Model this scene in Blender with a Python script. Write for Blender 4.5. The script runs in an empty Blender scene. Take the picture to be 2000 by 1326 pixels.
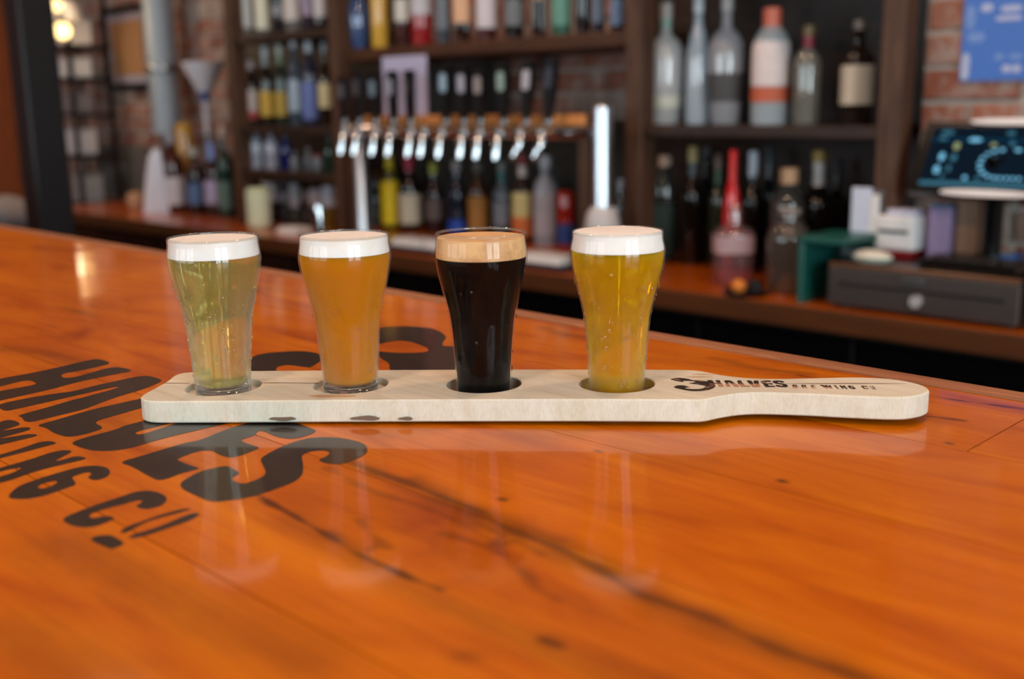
import bpy, bmesh, math, random
from math import sin, cos, pi, radians, sqrt
from mathutils import Vector, Matrix
from mathutils.geometry import tessellate_polygon
import numpy as np

random.seed(7)
rng = np.random.default_rng(7)
scene = bpy.context.scene
COL = scene.collection

# ------------------------------------------------------------------ camera
# world: X runs along the bar (towards the street window), Y from the guests' side to the back wall, Z up, metres
ZB = 1.07                       # bar top
FPX = 2150.0                    # focal length in pixels of the 2000 x 1326 frame
EYE = Vector((0.0, 0.0, ZB + 0.19))
PITCH, ROLL, YAW = radians(12.15), radians(0.87), radians(44.5)
def _axes():
    r0 = Vector((1, 0, 0)); u0 = Vector((0, sin(PITCH), cos(PITCH))); f = Vector((0, cos(PITCH), -sin(PITCH)))
    c, s = cos(ROLL), sin(ROLL)
    r = r0 * c - u0 * s; u = u0 * c + r0 * s
    m = Matrix.Rotation(YAW, 3, 'Z')
    return m @ r, m @ u, m @ f
CR, CU, CF = _axes()
cam_d = bpy.data.cameras.new('camera')
cam = bpy.data.objects.new('camera', cam_d)
COL.objects.link(cam)
M = Matrix((CR, CU, -CF)).transposed().to_4x4()
M.translation = EYE
cam.matrix_world = M
cam_d.sensor_width = 36.0
cam_d.lens = FPX / 2000 * 36.0
cam_d.clip_start = 0.02
cam_d.dof.use_dof = True
cam_d.dof.focus_distance = 0.712
cam_d.dof.aperture_fstop = 4.9
scene.camera = cam

# ------------------------------------------------------------------ light
scene.view_settings.view_transform = 'Standard'
scene.view_settings.look = 'None'
scene.view_settings.gamma = 1.0
scene.view_settings.use_curve_mapping = False
scene.view_settings.exposure = 0.0
world = bpy.data.worlds.new('sky'); scene.world = world
world.use_nodes = True
wb = world.node_tree.nodes['Background']
wb.inputs['Color'].default_value = (0.80, 0.90, 1.0, 1); wb.inputs['Strength'].default_value = 1.0
ROOM_X0, ROOM_X1, ROOM_Y0, ROOM_Y1, ROOM_H = -6.9, 2.7, -4.0, 2.80, 3.2
WIN = [(-1.45, -0.50), (-0.36, 0.60)]          # y spans of the two street windows
WIN_Z = (0.80, 2.70)
FILL_WIN = [(-5.2, -3.6), (-3.3, -1.7), (-1.4, 0.2)]   # x spans of front-wall windows added for fill light
def area(name, loc, rot, sx, sy, power, color):
    l = bpy.data.lights.new(name, 'AREA'); l.shape = 'RECTANGLE'; l.size = sx; l.size_y = sy
    l.energy = power; l.color = color
    o = bpy.data.objects.new(name, l); o.location = loc; o.rotation_euler = rot
    COL.objects.link(o); return o
for i, (a, b) in enumerate(WIN):               # daylight in the street windows
    area('window_daylight', (ROOM_X1 + 0.30, (a + b) / 2, sum(WIN_Z) / 2), (0, radians(90), 0),
         WIN_Z[1] - WIN_Z[0], b - a, 90, (0.78, 0.95, 1.0))
for i, (a, b) in enumerate(FILL_WIN):              # weak fill light through the added front windows
    area('front_fill', ((a + b) / 2, ROOM_Y0 - 0.30, sum(WIN_Z) / 2), (radians(90), 0, 0),
         b - a, WIN_Z[1] - WIN_Z[0], 50, (0.80, 0.94, 1.0))
LAMPS = [(-1.9, -0.55), (-0.1, -0.55), (1.5, -0.55), (-3.6, 1.55), (-1.9, 1.55), (-0.3, 1.55), (-5.6, 1.2)]   # warm ceiling lights
LAMP_W, LAMP_COL = [18, 18, 14, 12, 14, 15, 9], (1.0, 0.63, 0.43)

cy = scene.cycles
cy.max_bounces = 8; cy.transparent_max_bounces = 14; cy.transmission_bounces = 6; cy.glossy_bounces = 3; cy.diffuse_bounces = 3
cy.use_adaptive_sampling = True; cy.adaptive_threshold = 0.05; cy.adaptive_min_samples = 16
cy.sample_clamp_indirect = 6.0; cy.caustics_refractive = True; cy.caustics_reflective = False
cy.blur_glossy = 0.5

# ------------------------------------------------------------------ layout helpers (pixels of the photo -> metres in the room)
def ray(x, y): return CF + CR * ((x - 1000) / FPX) - CU * ((y - 663) / FPX)
def on_z(x, y, z):
    r = ray(x, y); return EYE + r * ((z - EYE.z) / r.z)
def on_y(x, y, v):
    r = ray(x, y); return EYE + r * (v / r.y)
def x_at(px, v, z):                      # X of the point at depth v and height z that the photo shows in column px
    k = (px - 1000) / FPX; dz = z - EYE.z
    return (k * (v * CF.y + dz * CF.z) - (v * CR.y + dz * CR.z)) / (CR.x - k * CF.x)
def depth(p): return (Vector(p) - EYE).dot(CF)

# ------------------------------------------------------------------ mesh helpers
class MB:
    def __init__(s): s.v, s.f = [], []
    def box(s, c, d, rz=0.0, rx=0.0):
        n = len(s.v); m = Matrix.Rotation(rz, 3, 'Z') @ Matrix.Rotation(rx, 3, 'X')
        for i in (-1, 1):
            for j in (-1, 1):
                for k in (-1, 1):
                    p = m @ Vector((i * d[0] / 2, j * d[1] / 2, k * d[2] / 2))
                    s.v.append((p.x + c[0], p.y + c[1], p.z + c[2]))
        for q in ((0, 1, 3, 2), (4, 6, 7, 5), (0, 4, 5, 1), (2, 3, 7, 6), (0, 2, 6, 4), (1, 5, 7, 3)):
            s.f.append(tuple(n + a for a in q))
        return s
    def bbox(s, c, d, b=0.002, rz=0.0):          # box with chamfered vertical and horizontal edges
        n = len(s.v); hx, hy, hz = d[0] / 2, d[1] / 2, d[2] / 2
        b = min(b, hx * .9, hy * .9, hz * .9)
        ca, sa = cos(rz), sin(rz)
        def ring(ix, z):
            pts = [(hx - ix, hy - ix - b), (hx - ix - b, hy - ix), (-hx + ix + b, hy - ix), (-hx + ix, hy - ix - b),
                   (-hx + ix, -hy + ix + b), (-hx + ix + b, -hy + ix), (hx - ix - b, -hy + ix), (hx - ix, -hy + ix + b)]
            return [(c[0] + x * ca - y * sa, c[1] + x * sa + y * ca, c[2] + z) for x, y in pts]
        rings = [ring(b * .6, -hz), ring(0, -hz + b), ring(0, hz - b), ring(b * .6, hz)]
        for r in rings: s.v += r
        for k in range(3):
            for i in range(8):
                j = (i + 1) % 8
                s.f.append((n + k * 8 + i, n + k * 8 + j, n + k * 8 + 8 + j, n + k * 8 + 8 + i))
        s.f.append(tuple(n + i for i in range(7, -1, -1))); s.f.append(tuple(n + 24 + i for i in range(8)))
        return s
    def lathe(s, prof, seg=24, c=(0, 0, 0), sq=2.0, rz=0.0, a0=0.0, a1=2 * pi, sx=1.0, sy=1.0):
        n = len(s.v); full = abs(a1 - a0 - 2 * pi) < 1e-6; m = seg if full else seg + 1
        for r, z in prof:
            for i in range(m):
                a = a0 + (a1 - a0) * i / seg; ca, sa = cos(a), sin(a)
                k = 1.0 if sq == 2.0 else (abs(ca) ** sq + abs(sa) ** sq) ** (-1 / sq)
                x, y = r * k * ca * sx, r * k * sa * sy
                s.v.append((c[0] + x * cos(rz) - y * sin(rz), c[1] + x * sin(rz) + y * cos(rz), c[2] + z))
        for j in range(len(prof) - 1):
            for i in range(seg):
                k = (i + 1) % m if full else i + 1
                s.f.append((n + j * m + i, n + j * m + k, n + (j + 1) * m + k, n + (j + 1) * m + i))
        return s
    def tube(s, pts, rad, seg=12, cap=True):
        n = len(s.v); P = [Vector(p) for p in pts]
        rads = rad if isinstance(rad, (list, tuple)) else [rad] * len(P)
        for i, p in enumerate(P):
            t = (P[min(i + 1, len(P) - 1)] - P[max(i - 1, 0)]).normalized()
            a = t.orthogonal().normalized() if i == 0 else (a - t * a.dot(t)).normalized()
            b = t.cross(a)
            for k in range(seg):
                q = p + (a * cos(2 * pi * k / seg) + b * sin(2 * pi * k / seg)) * rads[i]
                s.v.append(tuple(q))
        for i in range(len(P) - 1):
            for k in range(seg):
                l = (k + 1) % seg
                s.f.append((n + i * seg + k, n + i * seg + l, n + (i + 1) * seg + l, n + (i + 1) * seg + k))
        if cap:
            s.f.append(tuple(n + k for k in range(seg - 1, -1, -1)))
            s.f.append(tuple(n + (len(P) - 1) * seg + k for k in range(seg)))
        return s
    def prism(s, poly, z0, z1, holes=(), tf=None):
        loops = [list(poly)] + [list(h) for h in holes]
        flat = [p for l in loops for p in l]; n = len(s.v); N = len(flat)
        tf = tf or (lambda p, z: (p[0], p[1], z))
        for z in (z0, z1):
            for p in flat: s.v.append(tf(p, z))
        tris = tessellate_polygon([[Vector((p[0], p[1], 0)) for p in l] for l in loops])
        for t in tris:
            a, b, c = (flat[i] for i in t)
            ccw = (b[0] - a[0]) * (c[1] - a[1]) - (b[1] - a[1]) * (c[0] - a[0]) > 0
            t = t if ccw else (t[0], t[2], t[1])
            s.f.append(tuple(n + N + i for i in t)); s.f.append(tuple(n + i for i in reversed(t)))
        o = 0
        for l in loops:
            for i in range(len(l)):
                j = (i + 1) % len(l)
                s.f.append((n + o + i, n + o + j, n + N + o + j, n + N + o + i))
            o += len(l)
        return s
    def mesh(s, name, smooth=False, angle=40):
        me = bpy.data.meshes.new(name); me.from_pydata(s.v, [], s.f); me.update()
        bm = bmesh.new(); bm.from_mesh(me)
        bmesh.ops.recalc_face_normals(bm, faces=bm.faces)
        if smooth:
            for f in bm.faces: f.smooth = True
            for e in bm.edges:
                if len(e.link_faces) == 2 and e.calc_face_angle(0) > radians(angle): e.smooth = False
        bm.to_mesh(me); bm.free()
        return me
    def build(s, name, mat, parent=None, smooth=False, angle=40):
        me = s.mesh(name, smooth, angle); me.materials.append(mat)
        return link(name, me, parent)
def link(name, me, parent=None):
    o = bpy.data.objects.new(name, me); COL.objects.link(o)
    if parent is not None: o.parent = parent
    return o
def empty(name, loc=(0, 0, 0)):
    o = bpy.data.objects.new(name, None); o.empty_display_size = 0.05; o.location = loc; COL.objects.link(o); return o
def tag(o, label=None, cat=None, group=None, kind=None):
    if label: o['label'] = label
    if cat: o['category'] = cat
    if group: o['group'] = group
    if kind: o['kind'] = kind
    return o
def smooth_poly(P, n=2, keep=0.22):            # round the corners of a closed outline
    for _ in range(n):
        Q = []
        for i in range(len(P)):
            a, b = P[i], P[(i + 1) % len(P)]
            Q.append((a[0] + (b[0] - a[0]) * keep, a[1] + (b[1] - a[1]) * keep))
            Q.append((b[0] + (a[0] - b[0]) * keep, b[1] + (a[1] - b[1]) * keep))
        P = Q
    return P

# ------------------------------------------------------------------ materials
def srgb(r, g, b):
    f = lambda c: c / 12.92 if c <= 0.04045 else ((c + 0.055) / 1.055) ** 2.4
    return (f(r / 255), f(g / 255), f(b / 255), 1.0)
class NT:
    def __init__(s, name):
        s.m = bpy.data.materials.new(name); s.m.use_nodes = True
        s.t = s.m.node_tree; s.n = s.t.nodes; s.n.clear()
        s.out = s.n.new('ShaderNodeOutputMaterial')
    def add(s, typ, **kw):
        n = s.n.new('ShaderNode' + typ)
        for k, v in kw.items():
            if k in n.inputs: n.inputs[k].default_value = v
            else: setattr(n, k, v)
        return n
    def ln(s, a, b): s.t.links.new(a, b)
    def coords(s, scale=(1, 1, 1), kind='Object', rot=(0, 0, 0)):
        tc = s.add('TexCoord'); mp = s.add('Mapping')
        mp.inputs['Scale'].default_value = scale; mp.inputs['Rotation'].default_value = rot
        s.ln(tc.outputs[kind], mp.inputs['Vector']); return mp.outputs['Vector']
    def noise(s, vec, scale=5, detail=4, rough=0.55, dist=0.0):
        n = s.add('TexNoise'); n.inputs['Scale'].default_value = scale; n.inputs['Detail'].default_value = detail
        n.inputs['Roughness'].default_value = rough; n.inputs['Distortion'].default_value = dist
        if vec is not None: s.ln(vec, n.inputs['Vector'])
        return n.outputs['Fac']
    def ramp(s, fac, stops):
        r = s.add('ValToRGB'); e = r.color_ramp.elements
        while len(e) < len(stops): e.new(0.5)
        for i, (p, c) in enumerate(stops):
            e[i].position = p; e[i].color = c if len(c) == 4 else (*c, 1)
        s.ln(fac, r.inputs['Fac']); return r.outputs['Color']
    def mix(s, fac, a, b, mode='MIX'):
        n = s.add('Mix', data_type='RGBA', blend_type=mode)
        for sock, val in ((n.inputs[0], fac), (n.inputs[6], a), (n.inputs[7], b)):
            if hasattr(val, 'links') or hasattr(val, 'is_linked'): s.ln(val, sock)
            else: sock.default_value = val
        return n.outputs[2]
    def math(s, op, a, b=None):
        n = s.add('Math', operation=op)
        for sock, val in ((n.inputs[0], a), (n.inputs[1], b)):
            if val is None: continue
            if hasattr(val, 'is_linked'): s.ln(val, sock)
            else: sock.default_value = val
        return n.outputs[0]
    def bsdf(s, color=None, rough=0.5, **kw):
        b = s.add('BsdfPrincipled'); b.inputs['Roughness'].default_value = rough
        if color is not None:
            if hasattr(color, 'is_linked'): s.ln(color, b.inputs['Base Color'])
            else: b.inputs['Base Color'].default_value = color
        for k, v in kw.items():
            k = k.replace('_', ' ')
            if hasattr(v, 'is_linked'): s.ln(v, b.inputs[k])
            else: b.inputs[k].default_value = v
        return b
    def bump(s, h, strength=0.2, dist=0.001):
        b = s.add('Bump'); b.inputs['Strength'].default_value = strength; b.inputs['Distance'].default_value = dist
        s.ln(h, b.inputs['Height']); return b.outputs['Normal']
    def done(s, sock): s.ln(sock, s.out.inputs['Surface']); return s.m

_cache = {}
def plain(col, rough=0.5, metal=0.0, name='painted', **kw):
    key = ('p', col, rough, metal, tuple(sorted(kw.items())))
    if key not in _cache:
        t = NT(name)
        n = t.noise(t.coords((1, 1, 1)), 60, 3)
        c = t.mix(0.12, srgb(*col), t.ramp(n, [(0.3, (0.2, 0.2, 0.2)), (0.7, (1, 1, 1))]), 'MULTIPLY')
        b = t.bsdf(c, rough, Metallic=metal, **kw)
        _cache[key] = t.done(b.outputs[0])
    return _cache[key]
def thin_glass(col=(255, 255, 255), body=0.06, name='clear_glass', rough=0.02, ior=1.5):
    """clear glass wall: tinted see-through with a mirror-like Fresnel skin and a little milky body"""
    key = ('g', col, body, rough, ior)
    if key not in _cache:
        t = NT(name)
        tr = t.add('BsdfTransparent'); tr.inputs['Color'].default_value = srgb(*col)
        df = t.add('BsdfDiffuse'); df.inputs['Color'].default_value = srgb(*col)
        m1 = t.add('MixShader'); m1.inputs[0].default_value = body
        t.ln(tr.outputs[0], m1.inputs[1]); t.ln(df.outputs[0], m1.inputs[2])
        gl = t.add('BsdfGlossy'); gl.inputs['Roughness'].default_value = rough
        fr = t.add('Fresnel'); fr.inputs['IOR'].default_value = ior
        geo = t.add('NewGeometry')
        f2 = t.math('MULTIPLY', fr.outputs[0], t.math('SUBTRACT', 1.0, geo.outputs['Backfacing']))
        m2 = t.add('MixShader'); t.ln(f2, m2.inputs[0])
        t.ln(m1.outputs[0], m2.inputs[1]); t.ln(gl.outputs[0], m2.inputs[2])
        _cache[key] = t.done(m2.outputs[0])
    return _cache[key]
def emit(col, strength, name='lit'):
    t = NT(name); e = t.add('Emission'); e.inputs['Color'].default_value = srgb(*col); e.inputs['Strength'].default_value = strength
    return t.done(e.outputs[0])

def bar_wood():
    t = NT('varnished_bar_wood')
    oi = t.add('ObjectInfo')
    off = t.add('Combine' + 'XYZ'); t.ln(t.math('MULTIPLY', oi.outputs['Random'], 31.0), off.inputs[0]); t.ln(t.math('MULTIPLY', oi.outputs['Random'], 7.0), off.inputs[1])
    tc = t.add('TexCoord'); ad = t.add('VectorMath', operation='ADD')
    t.ln(tc.outputs['Object'], ad.inputs[0]); t.ln(off.outputs[0], ad.inputs[1])
    def mapped(sc):
        mp = t.add('Mapping'); mp.inputs['Scale'].default_value = sc; t.ln(ad.outputs[0], mp.inputs['Vector']); return mp.outputs['Vector']
    broad = t.noise(mapped((2.6, 9, 1)), 2.0, 4, 0.55, 0.9)
    grain = t.noise(mapped((3.0, 95, 1)), 2.2, 5, 0.6, 0.8)
    fine = t.noise(mapped((10, 420, 1)), 1.5, 3, 0.6)
    base = t.ramp(broad, [(0.26, srgb(158, 68, 0)), (0.45, srgb(193, 100, 0)), (0.60, srgb(207, 115, 0)), (0.8, srgb(216, 128, 2))])
    g = t.ramp(grain, [(0.30, (0.60, 0.48, 0.30)), (0.50, (0.94, 0.92, 0.86)), (0.62, (1, 1, 1))])
    c = t.mix(0.42, base, g, 'MULTIPLY')
    c = t.mix(0.14, c, t.ramp(fine, [(0.35, (0.6, 0.5, 0.45)), (0.6, (1, 1, 1))]), 'MULTIPLY')
    tint = t.ramp(oi.outputs['Random'], [(0.0, (1.0, 0.90, 0.80)), (0.5, (1, 1, 1)), (1.0, (0.94, 0.86, 0.78))])
    c = t.mix(0.8, c, tint, 'MULTIPLY')
    st = t.add('Attribute'); st.attribute_name = 'stain'
    c = t.mix(st.outputs['Fac'], c, srgb(52, 22, 8))
    wav = t.noise(mapped((3, 3, 1)), 3.0, 2)
    bmp = t.bump(wav, 0.05, 0.01)
    b = t.bsdf(c, 0.45, Coat_Weight=0.52, Coat_Roughness=0.075, Coat_IOR=1.45, Coat_Normal=bmp, Specular_IOR_Level=0.08)
    return t.done(b.outputs[0])
def wood(name, dark, light, rough=0.5, sc=(3, 40, 40), coat=0.0, spec=0.4):
    t = NT(name)
    g = t.noise(t.coords(sc), 2.0, 5, 0.6, 0.7)
    c = t.ramp(g, [(0.3, srgb(*dark)), (0.7, srgb(*light))])
    b = t.bsdf(c, rough, Coat_Weight=coat, Coat_Roughness=0.1, Specular_IOR_Level=spec)
    return t.done(b.outputs[0])
def brick_mat():
    t = NT('old_red_brick')
    oi = t.add('ObjectInfo')
    base = t.ramp(oi.outputs['Random'], [(0.0, srgb(122, 74, 58)), (0.3, srgb(148, 90, 70)), (0.6, srgb(168, 106, 84)), (0.85, srgb(158, 124, 108)), (1.0, srgb(172, 150, 138))])
    n = t.noise(t.coords((1, 1, 1)), 18, 5, 0.65, 0.4)
    lime = t.ramp(n, [(0.44, (0, 0, 0)), (0.62, (1, 1, 1))])
    c = t.mix(t.math('MULTIPLY', lime, 0.6), base, srgb(182, 172, 166))
    n2 = t.noise(t.coords((1, 1, 1)), 90, 4)
    c = t.mix(0.4, c, t.ramp(n2, [(0.3, (0.45, 0.45, 0.45)), (0.7, (1, 1, 1))]), 'MULTIPLY')
    b = t.bsdf(c, 0.9, Normal=t.bump(n2, 0.5, 0.003), Specular_IOR_Level=0.15)
    return t.done(b.outputs[0])
def paddle_wood():
    t = NT('pale_maple')
    g = t.noise(t.coords((5, 110, 30), rot=(0, 0, radians(-40.5))), 1.3, 5, 0.6, 0.9)
    c = t.ramp(g, [(0.25, srgb(202, 192, 170)), (0.45, srgb(211, 206, 189)), (0.7, srgb(218, 215, 202))])
    sp = t.noise(t.coords((7, 42, 20), rot=(0, 0, radians(-40.5))), 2.0, 3, 0.6, 1.2)
    c = t.mix(t.ramp(sp, [(0.70, (0, 0, 0)), (0.80, (0.35, 0.35, 0.35))]), c, srgb(150, 92, 48))
    pores = t.noise(t.coords((900, 900, 260)), 1.0, 2)
    c = t.mix(0.16, c, t.ramp(pores, [(0.35, (0.55, 0.5, 0.45)), (0.55, (1, 1, 1))]), 'MULTIPLY')
    st = t.add('Attribute'); st.attribute_name = 'stain'
    c = t.mix(st.outputs['Fac'], c, srgb(74, 58, 46))
    b = t.bsdf(c, 0.62, Normal=t.bump(pores, 0.12, 0.0005), Specular_IOR_Level=0.25)
    return t.done(b.outputs[0])
def burn_mat(fade, line=None):
    t = NT('burnt_print')
    n = t.noise(t.coords((60, 260, 1), rot=(0, 0, radians(-40.5))), 1.0, 4, 0.6)
    f = t.ramp(n, [(fade - 0.06, (0, 0, 0)), (fade + 0.06, (1, 1, 1))])
    if line:                         # print worn away below a line across the letters
        o, nn, h = line
        tc = t.add('TexCoord'); sub = t.add('VectorMath', operation='SUBTRACT'); sub.inputs[1].default_value = (o[0], o[1], 0); t.ln(tc.outputs['Object'], sub.inputs[0])
        dt = t.add('VectorMath', operation='DOT_PRODUCT'); dt.inputs[1].default_value = (nn[0] / h, nn[1] / h, 0); t.ln(sub.outputs[0], dt.inputs[0])
        w = t.ramp(t.math('ADD', dt.outputs['Value'], t.math('MULTIPLY', t.math('SUBTRACT', n, .5), .5)), [(0.40, (1, 1, 1)), (0.56, (0, 0, 0))])
        f = t.math('MAXIMUM', t.math('MULTIPLY', w, .85), t.math('MULTIPLY', f, .35))
    c = t.mix(f, srgb(40, 31, 28), srgb(186, 140, 114))
    return t.done(t.bsdf(c, 0.7, Specular_IOR_Level=0.2).outputs[0])
def letter_mat():
    t = NT('black_stencil_paint')
    n = t.noise(t.coords((40, 120, 1)), 1.5, 5, 0.65)
    c = t.ramp(n, [(0.3, srgb(22, 13, 11)), (0.7, srgb(40, 25, 21))])
    b = t.bsdf(c, 0.45, Coat_Weight=0.52, Coat_Roughness=0.075, Coat_IOR=1.45, Specular_IOR_Level=0.2)
    return t.done(b.outputs[0])
def foam_mat(col, dark, bub):
    t = NT('beer_foam')
    v = t.add('TexVoronoi'); v.inputs['Scale'].default_value = 420; t.ln(t.coords(), v.inputs['Vector'])
    n = t.noise(t.coords((1, 1, 1)), 55, 4, 0.6, 0.5)
    c = t.mix(t.math('MULTIPLY', t.ramp(n, [(0.5, (0, 0, 0)), (0.75, (1, 1, 1))]), bub), srgb(*col), srgb(*dark))
    b = t.bsdf(c, 0.55, Normal=t.bump(t.math('ADD', v.outputs['Distance'], n), 0.12, 0.0006), Specular_IOR_Level=0.3,
               Subsurface_Weight=0.35, Subsurface_Radius=(0.004, 0.003, 0.002), Subsurface_Scale=1.0)
    return t.done(b.outputs[0])
def beer_mat(name, tint, body, see, rough):
    """see-through tinted liquid mixed with a cloudy, light-scattering body"""
    t = NT(name)
    gl = t.bsdf(srgb(*tint), rough, Transmission_Weight=1.0, IOR=1.33)
    df = t.bsdf(srgb(*body), 0.4, Subsurface_Weight=1.0, Subsurface_Radius=(0.020, 0.011, 0.003), Subsurface_Scale=1.0, Specular_IOR_Level=0.02)
    m = t.add('MixShader'); m.inputs[0].default_value = 1 - see
    t.ln(gl.outputs[0], m.inputs[1]); t.ln(df.outputs[0], m.inputs[2])
    return t.done(m.outputs[0])
def tumbler_mat(fog, seed):
    """clear drinking glass with patches of condensation on the outside"""
    t = NT('drinking_glass')
    tr = t.add('BsdfTransparent'); tr.inputs['Color'].default_value = (0.97, 0.985, 0.98, 1)
    gl = t.add('BsdfGlossy'); gl.inputs['Roughness'].default_value = 0.03
    fr = t.add('Fresnel'); fr.inputs['IOR'].default_value = 1.31
    geo = t.add('NewGeometry')
    f2 = t.math('MULTIPLY', fr.outputs[0], t.math('SUBTRACT', 1.0, geo.outputs['Backfacing']))
    m1 = t.add('MixShader'); t.ln(f2, m1.inputs[0]); t.ln(tr.outputs[0], m1.inputs[1]); t.ln(gl.outputs[0], m1.inputs[2])
    mist = t.add('BsdfDiffuse'); mist.inputs['Color'].default_value = (0.78, 0.80, 0.80, 1)
    mist2 = t.add('BsdfTranslucent'); mist2.inputs['Color'].default_value = (0.78, 0.80, 0.80, 1)
    m2 = t.add('MixShader'); m2.inputs[0].default_value = 0.5; t.ln(mist.outputs[0], m2.inputs[1]); t.ln(mist2.outputs[0], m2.inputs[2])
    wet = t.add('BsdfGlossy'); wet.inputs['Roughness'].default_value = 0.26
    m2b = t.add('MixShader'); m2b.inputs[0].default_value = 0.45; t.ln(m2.outputs[0], m2b.inputs[1]); t.ln(wet.outputs[0], m2b.inputs[2]); m2 = m2b
    tc = t.add('TexCoord'); sep = t.add('SeparateXYZ'); t.ln(tc.outputs['Object'], sep.inputs[0])
    mp = t.add('Mapping'); mp.inputs['Location'].default_value = (seed, seed * 2, 0); mp.inputs['Scale'].default_value = (1, 1, 0.5); t.ln(tc.outputs['Object'], mp.inputs['Vector'])
    n = t.noise(mp.outputs[0], 60, 4, 0.6, 0.6)
    patch = t.ramp(n, [(0.36, (0.25, 0.25, 0.25)), (0.60, (1, 1, 1))])
    rise = t.add('MapRange'); rise.inputs['From Min'].default_value = 0.085; rise.inputs['From Max'].default_value = 0.0
    t.ln(sep.outputs[2], rise.inputs['Value'])
    lw = t.add('LayerWeight'); lw.inputs['Blend'].default_value = 0.35
    amt = t.math('MULTIPLY', t.math('MULTIPLY', patch, fog), t.math('ADD', rise.outputs[0], 0.25))
    amt = t.math('MULTIPLY', amt, t.math('ADD', t.math('MULTIPLY', t.math('POWER', lw.outputs['Facing'], 1.5), 3.2), 0.28))
    cl = t.math('MINIMUM', amt, 0.75)
    m3 = t.add('MixShader'); t.ln(cl, m3.inputs[0]); t.ln(m1.outputs[0], m3.inputs[1]); t.ln(m2.outputs[0], m3.inputs[2])
    return t.done(m3.outputs[0])
def solid_glass():
    t = NT('thick_glass')
    return t.done(t.bsdf((0.95, 0.98, 0.97, 1), 0.02, Transmission_Weight=1.0, IOR=1.45).outputs[0])

BARWOOD = bar_wood(); LETTER = letter_mat(); MAPLE = paddle_wood()
TRIMWOOD = wood('plywood_edge', (126, 76, 48), (176, 118, 80), 0.6, (6, 120, 60))
DARKWOOD = wood('dark_stained_wood', (26, 15, 10), (58, 35, 22), 0.55, (4, 40, 30))
POSTWOOD = wood('brown_post_wood', (58, 38, 27), (96, 66, 48), 0.6, (30, 30, 3))
BACKTOP = wood('back_counter_wood', (168, 76, 6), (206, 100, 14), 0.3, (2, 30, 30), coat=0.5)
BACKEDGE = wood('back_counter_edge_wood', (70, 36, 8), (98, 52, 14), 0.6, (2, 40, 60))
RAILWOOD = wood('copper_rail_wood', (190, 118, 62), (226, 150, 84), 0.4, (3, 30, 30))
ORANGEWOOD = wood('orange_wall_board', (120, 58, 26), (172, 88, 40), 0.6, (30, 30, 2))
BRICK = brick_mat()
MORTAR = plain((172, 162, 152), 0.95, name='lime_mortar')
BLACK = plain((14, 13, 14), 0.5, name='black_cabinet'); BLACKGLOSS = plain((10, 10, 11), 0.18, name='black_gloss_plastic')
STEELDARK = plain((34, 34, 38), 0.45, 0.3, name='painted_steel')
CHROME = plain((235, 238, 242), 0.10, 1.0, name='chrome'); STEEL = plain((150, 150, 152), 0.32, 1.0, name='brushed_steel')
WHITE = plain((236, 236, 238), 0.6, name='white_paper')
GREYWALL = plain((98, 92, 86), 0.9, name='grey_plaster')
CEILING = plain((128, 106, 90), 0.9, name='ceiling_paint'); FLOORM = wood('floor_boards', (60, 40, 28), (96, 66, 46), 0.5)
WALLPAINT = plain((120, 108, 98), 0.9, name='wall_paint')

# ------------------------------------------------------------------ the room
def struct(o): o['kind'] = 'structure'; return o
cx, cyy = (ROOM_X0 + ROOM_X1) / 2, (ROOM_Y0 + ROOM_Y1) / 2
LX, LY = ROOM_X1 - ROOM_X0, ROOM_Y1 - ROOM_Y0
struct(MB().box((cx, cyy, -0.05), (LX + .6, LY + .6, 0.1)).build('floor', FLOORM))
struct(MB().box((cx, cyy, ROOM_H + 0.05), (LX + .6, LY + .6, 0.1)).build('ceiling', CEILING))
struct(MB().box((ROOM_X0 - 0.1, cyy, ROOM_H / 2), (0.2, LY, ROOM_H)).build('wall_left', ORANGEWOOD))
wf = MB(); yf = ROOM_Y0 - 0.1
wf.box((cx, yf, WIN_Z[0] / 2), (LX, 0.2, WIN_Z[0])); wf.box((cx, yf, (WIN_Z[1] + ROOM_H) / 2), (LX, 0.2, ROOM_H - WIN_Z[1]))
xs_ = [ROOM_X0] + [x for w in FILL_WIN for x in w] + [ROOM_X1]
for a, b in zip(xs_[0::2], xs_[1::2]): wf.box(((a + b) / 2, yf, sum(WIN_Z) / 2), (b - a, 0.2, WIN_Z[1] - WIN_Z[0]))
struct(wf.build('wall_front', WALLPAINT))
for i, (a, b) in enumerate(FILL_WIN):  # frames of the added, unseen fill windows
    w = struct(empty('window_%d' % (i + 3), (0, 0, 0)))
    f = MB(); zc = sum(WIN_Z) / 2; h = WIN_Z[1] - WIN_Z[0]; ym = ROOM_Y0 - 0.1
    for x in (a + .03, (a + b) / 2, b - .03): f.box((x, ym, zc), (.06, .06, h))
    for z in (WIN_Z[0] + .03, WIN_Z[1] - .03, WIN_Z[0] + h * .68): f.box(((a + b) / 2, ym, z), (b - a, .06, .06))
    f.build('window_frame', STEELDARK, w)
wr = MB(); t_ = 0.2; xr = ROOM_X1 + t_ / 2
wr.box((xr, cyy, WIN_Z[0] / 2), (t_, LY, WIN_Z[0])); wr.box((xr, cyy, (WIN_Z[1] + ROOM_H) / 2), (t_, LY, ROOM_H - WIN_Z[1]))
ys = [ROOM_Y0] + [y for w in WIN for y in w] + [ROOM_Y1]
for a, b in zip(ys[0::2], ys[1::2]): wr.box((xr, (a + b) / 2, sum(WIN_Z) / 2), (t_, b - a, WIN_Z[1] - WIN_Z[0]))
struct(wr.build('wall_right', WALLPAINT))
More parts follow.
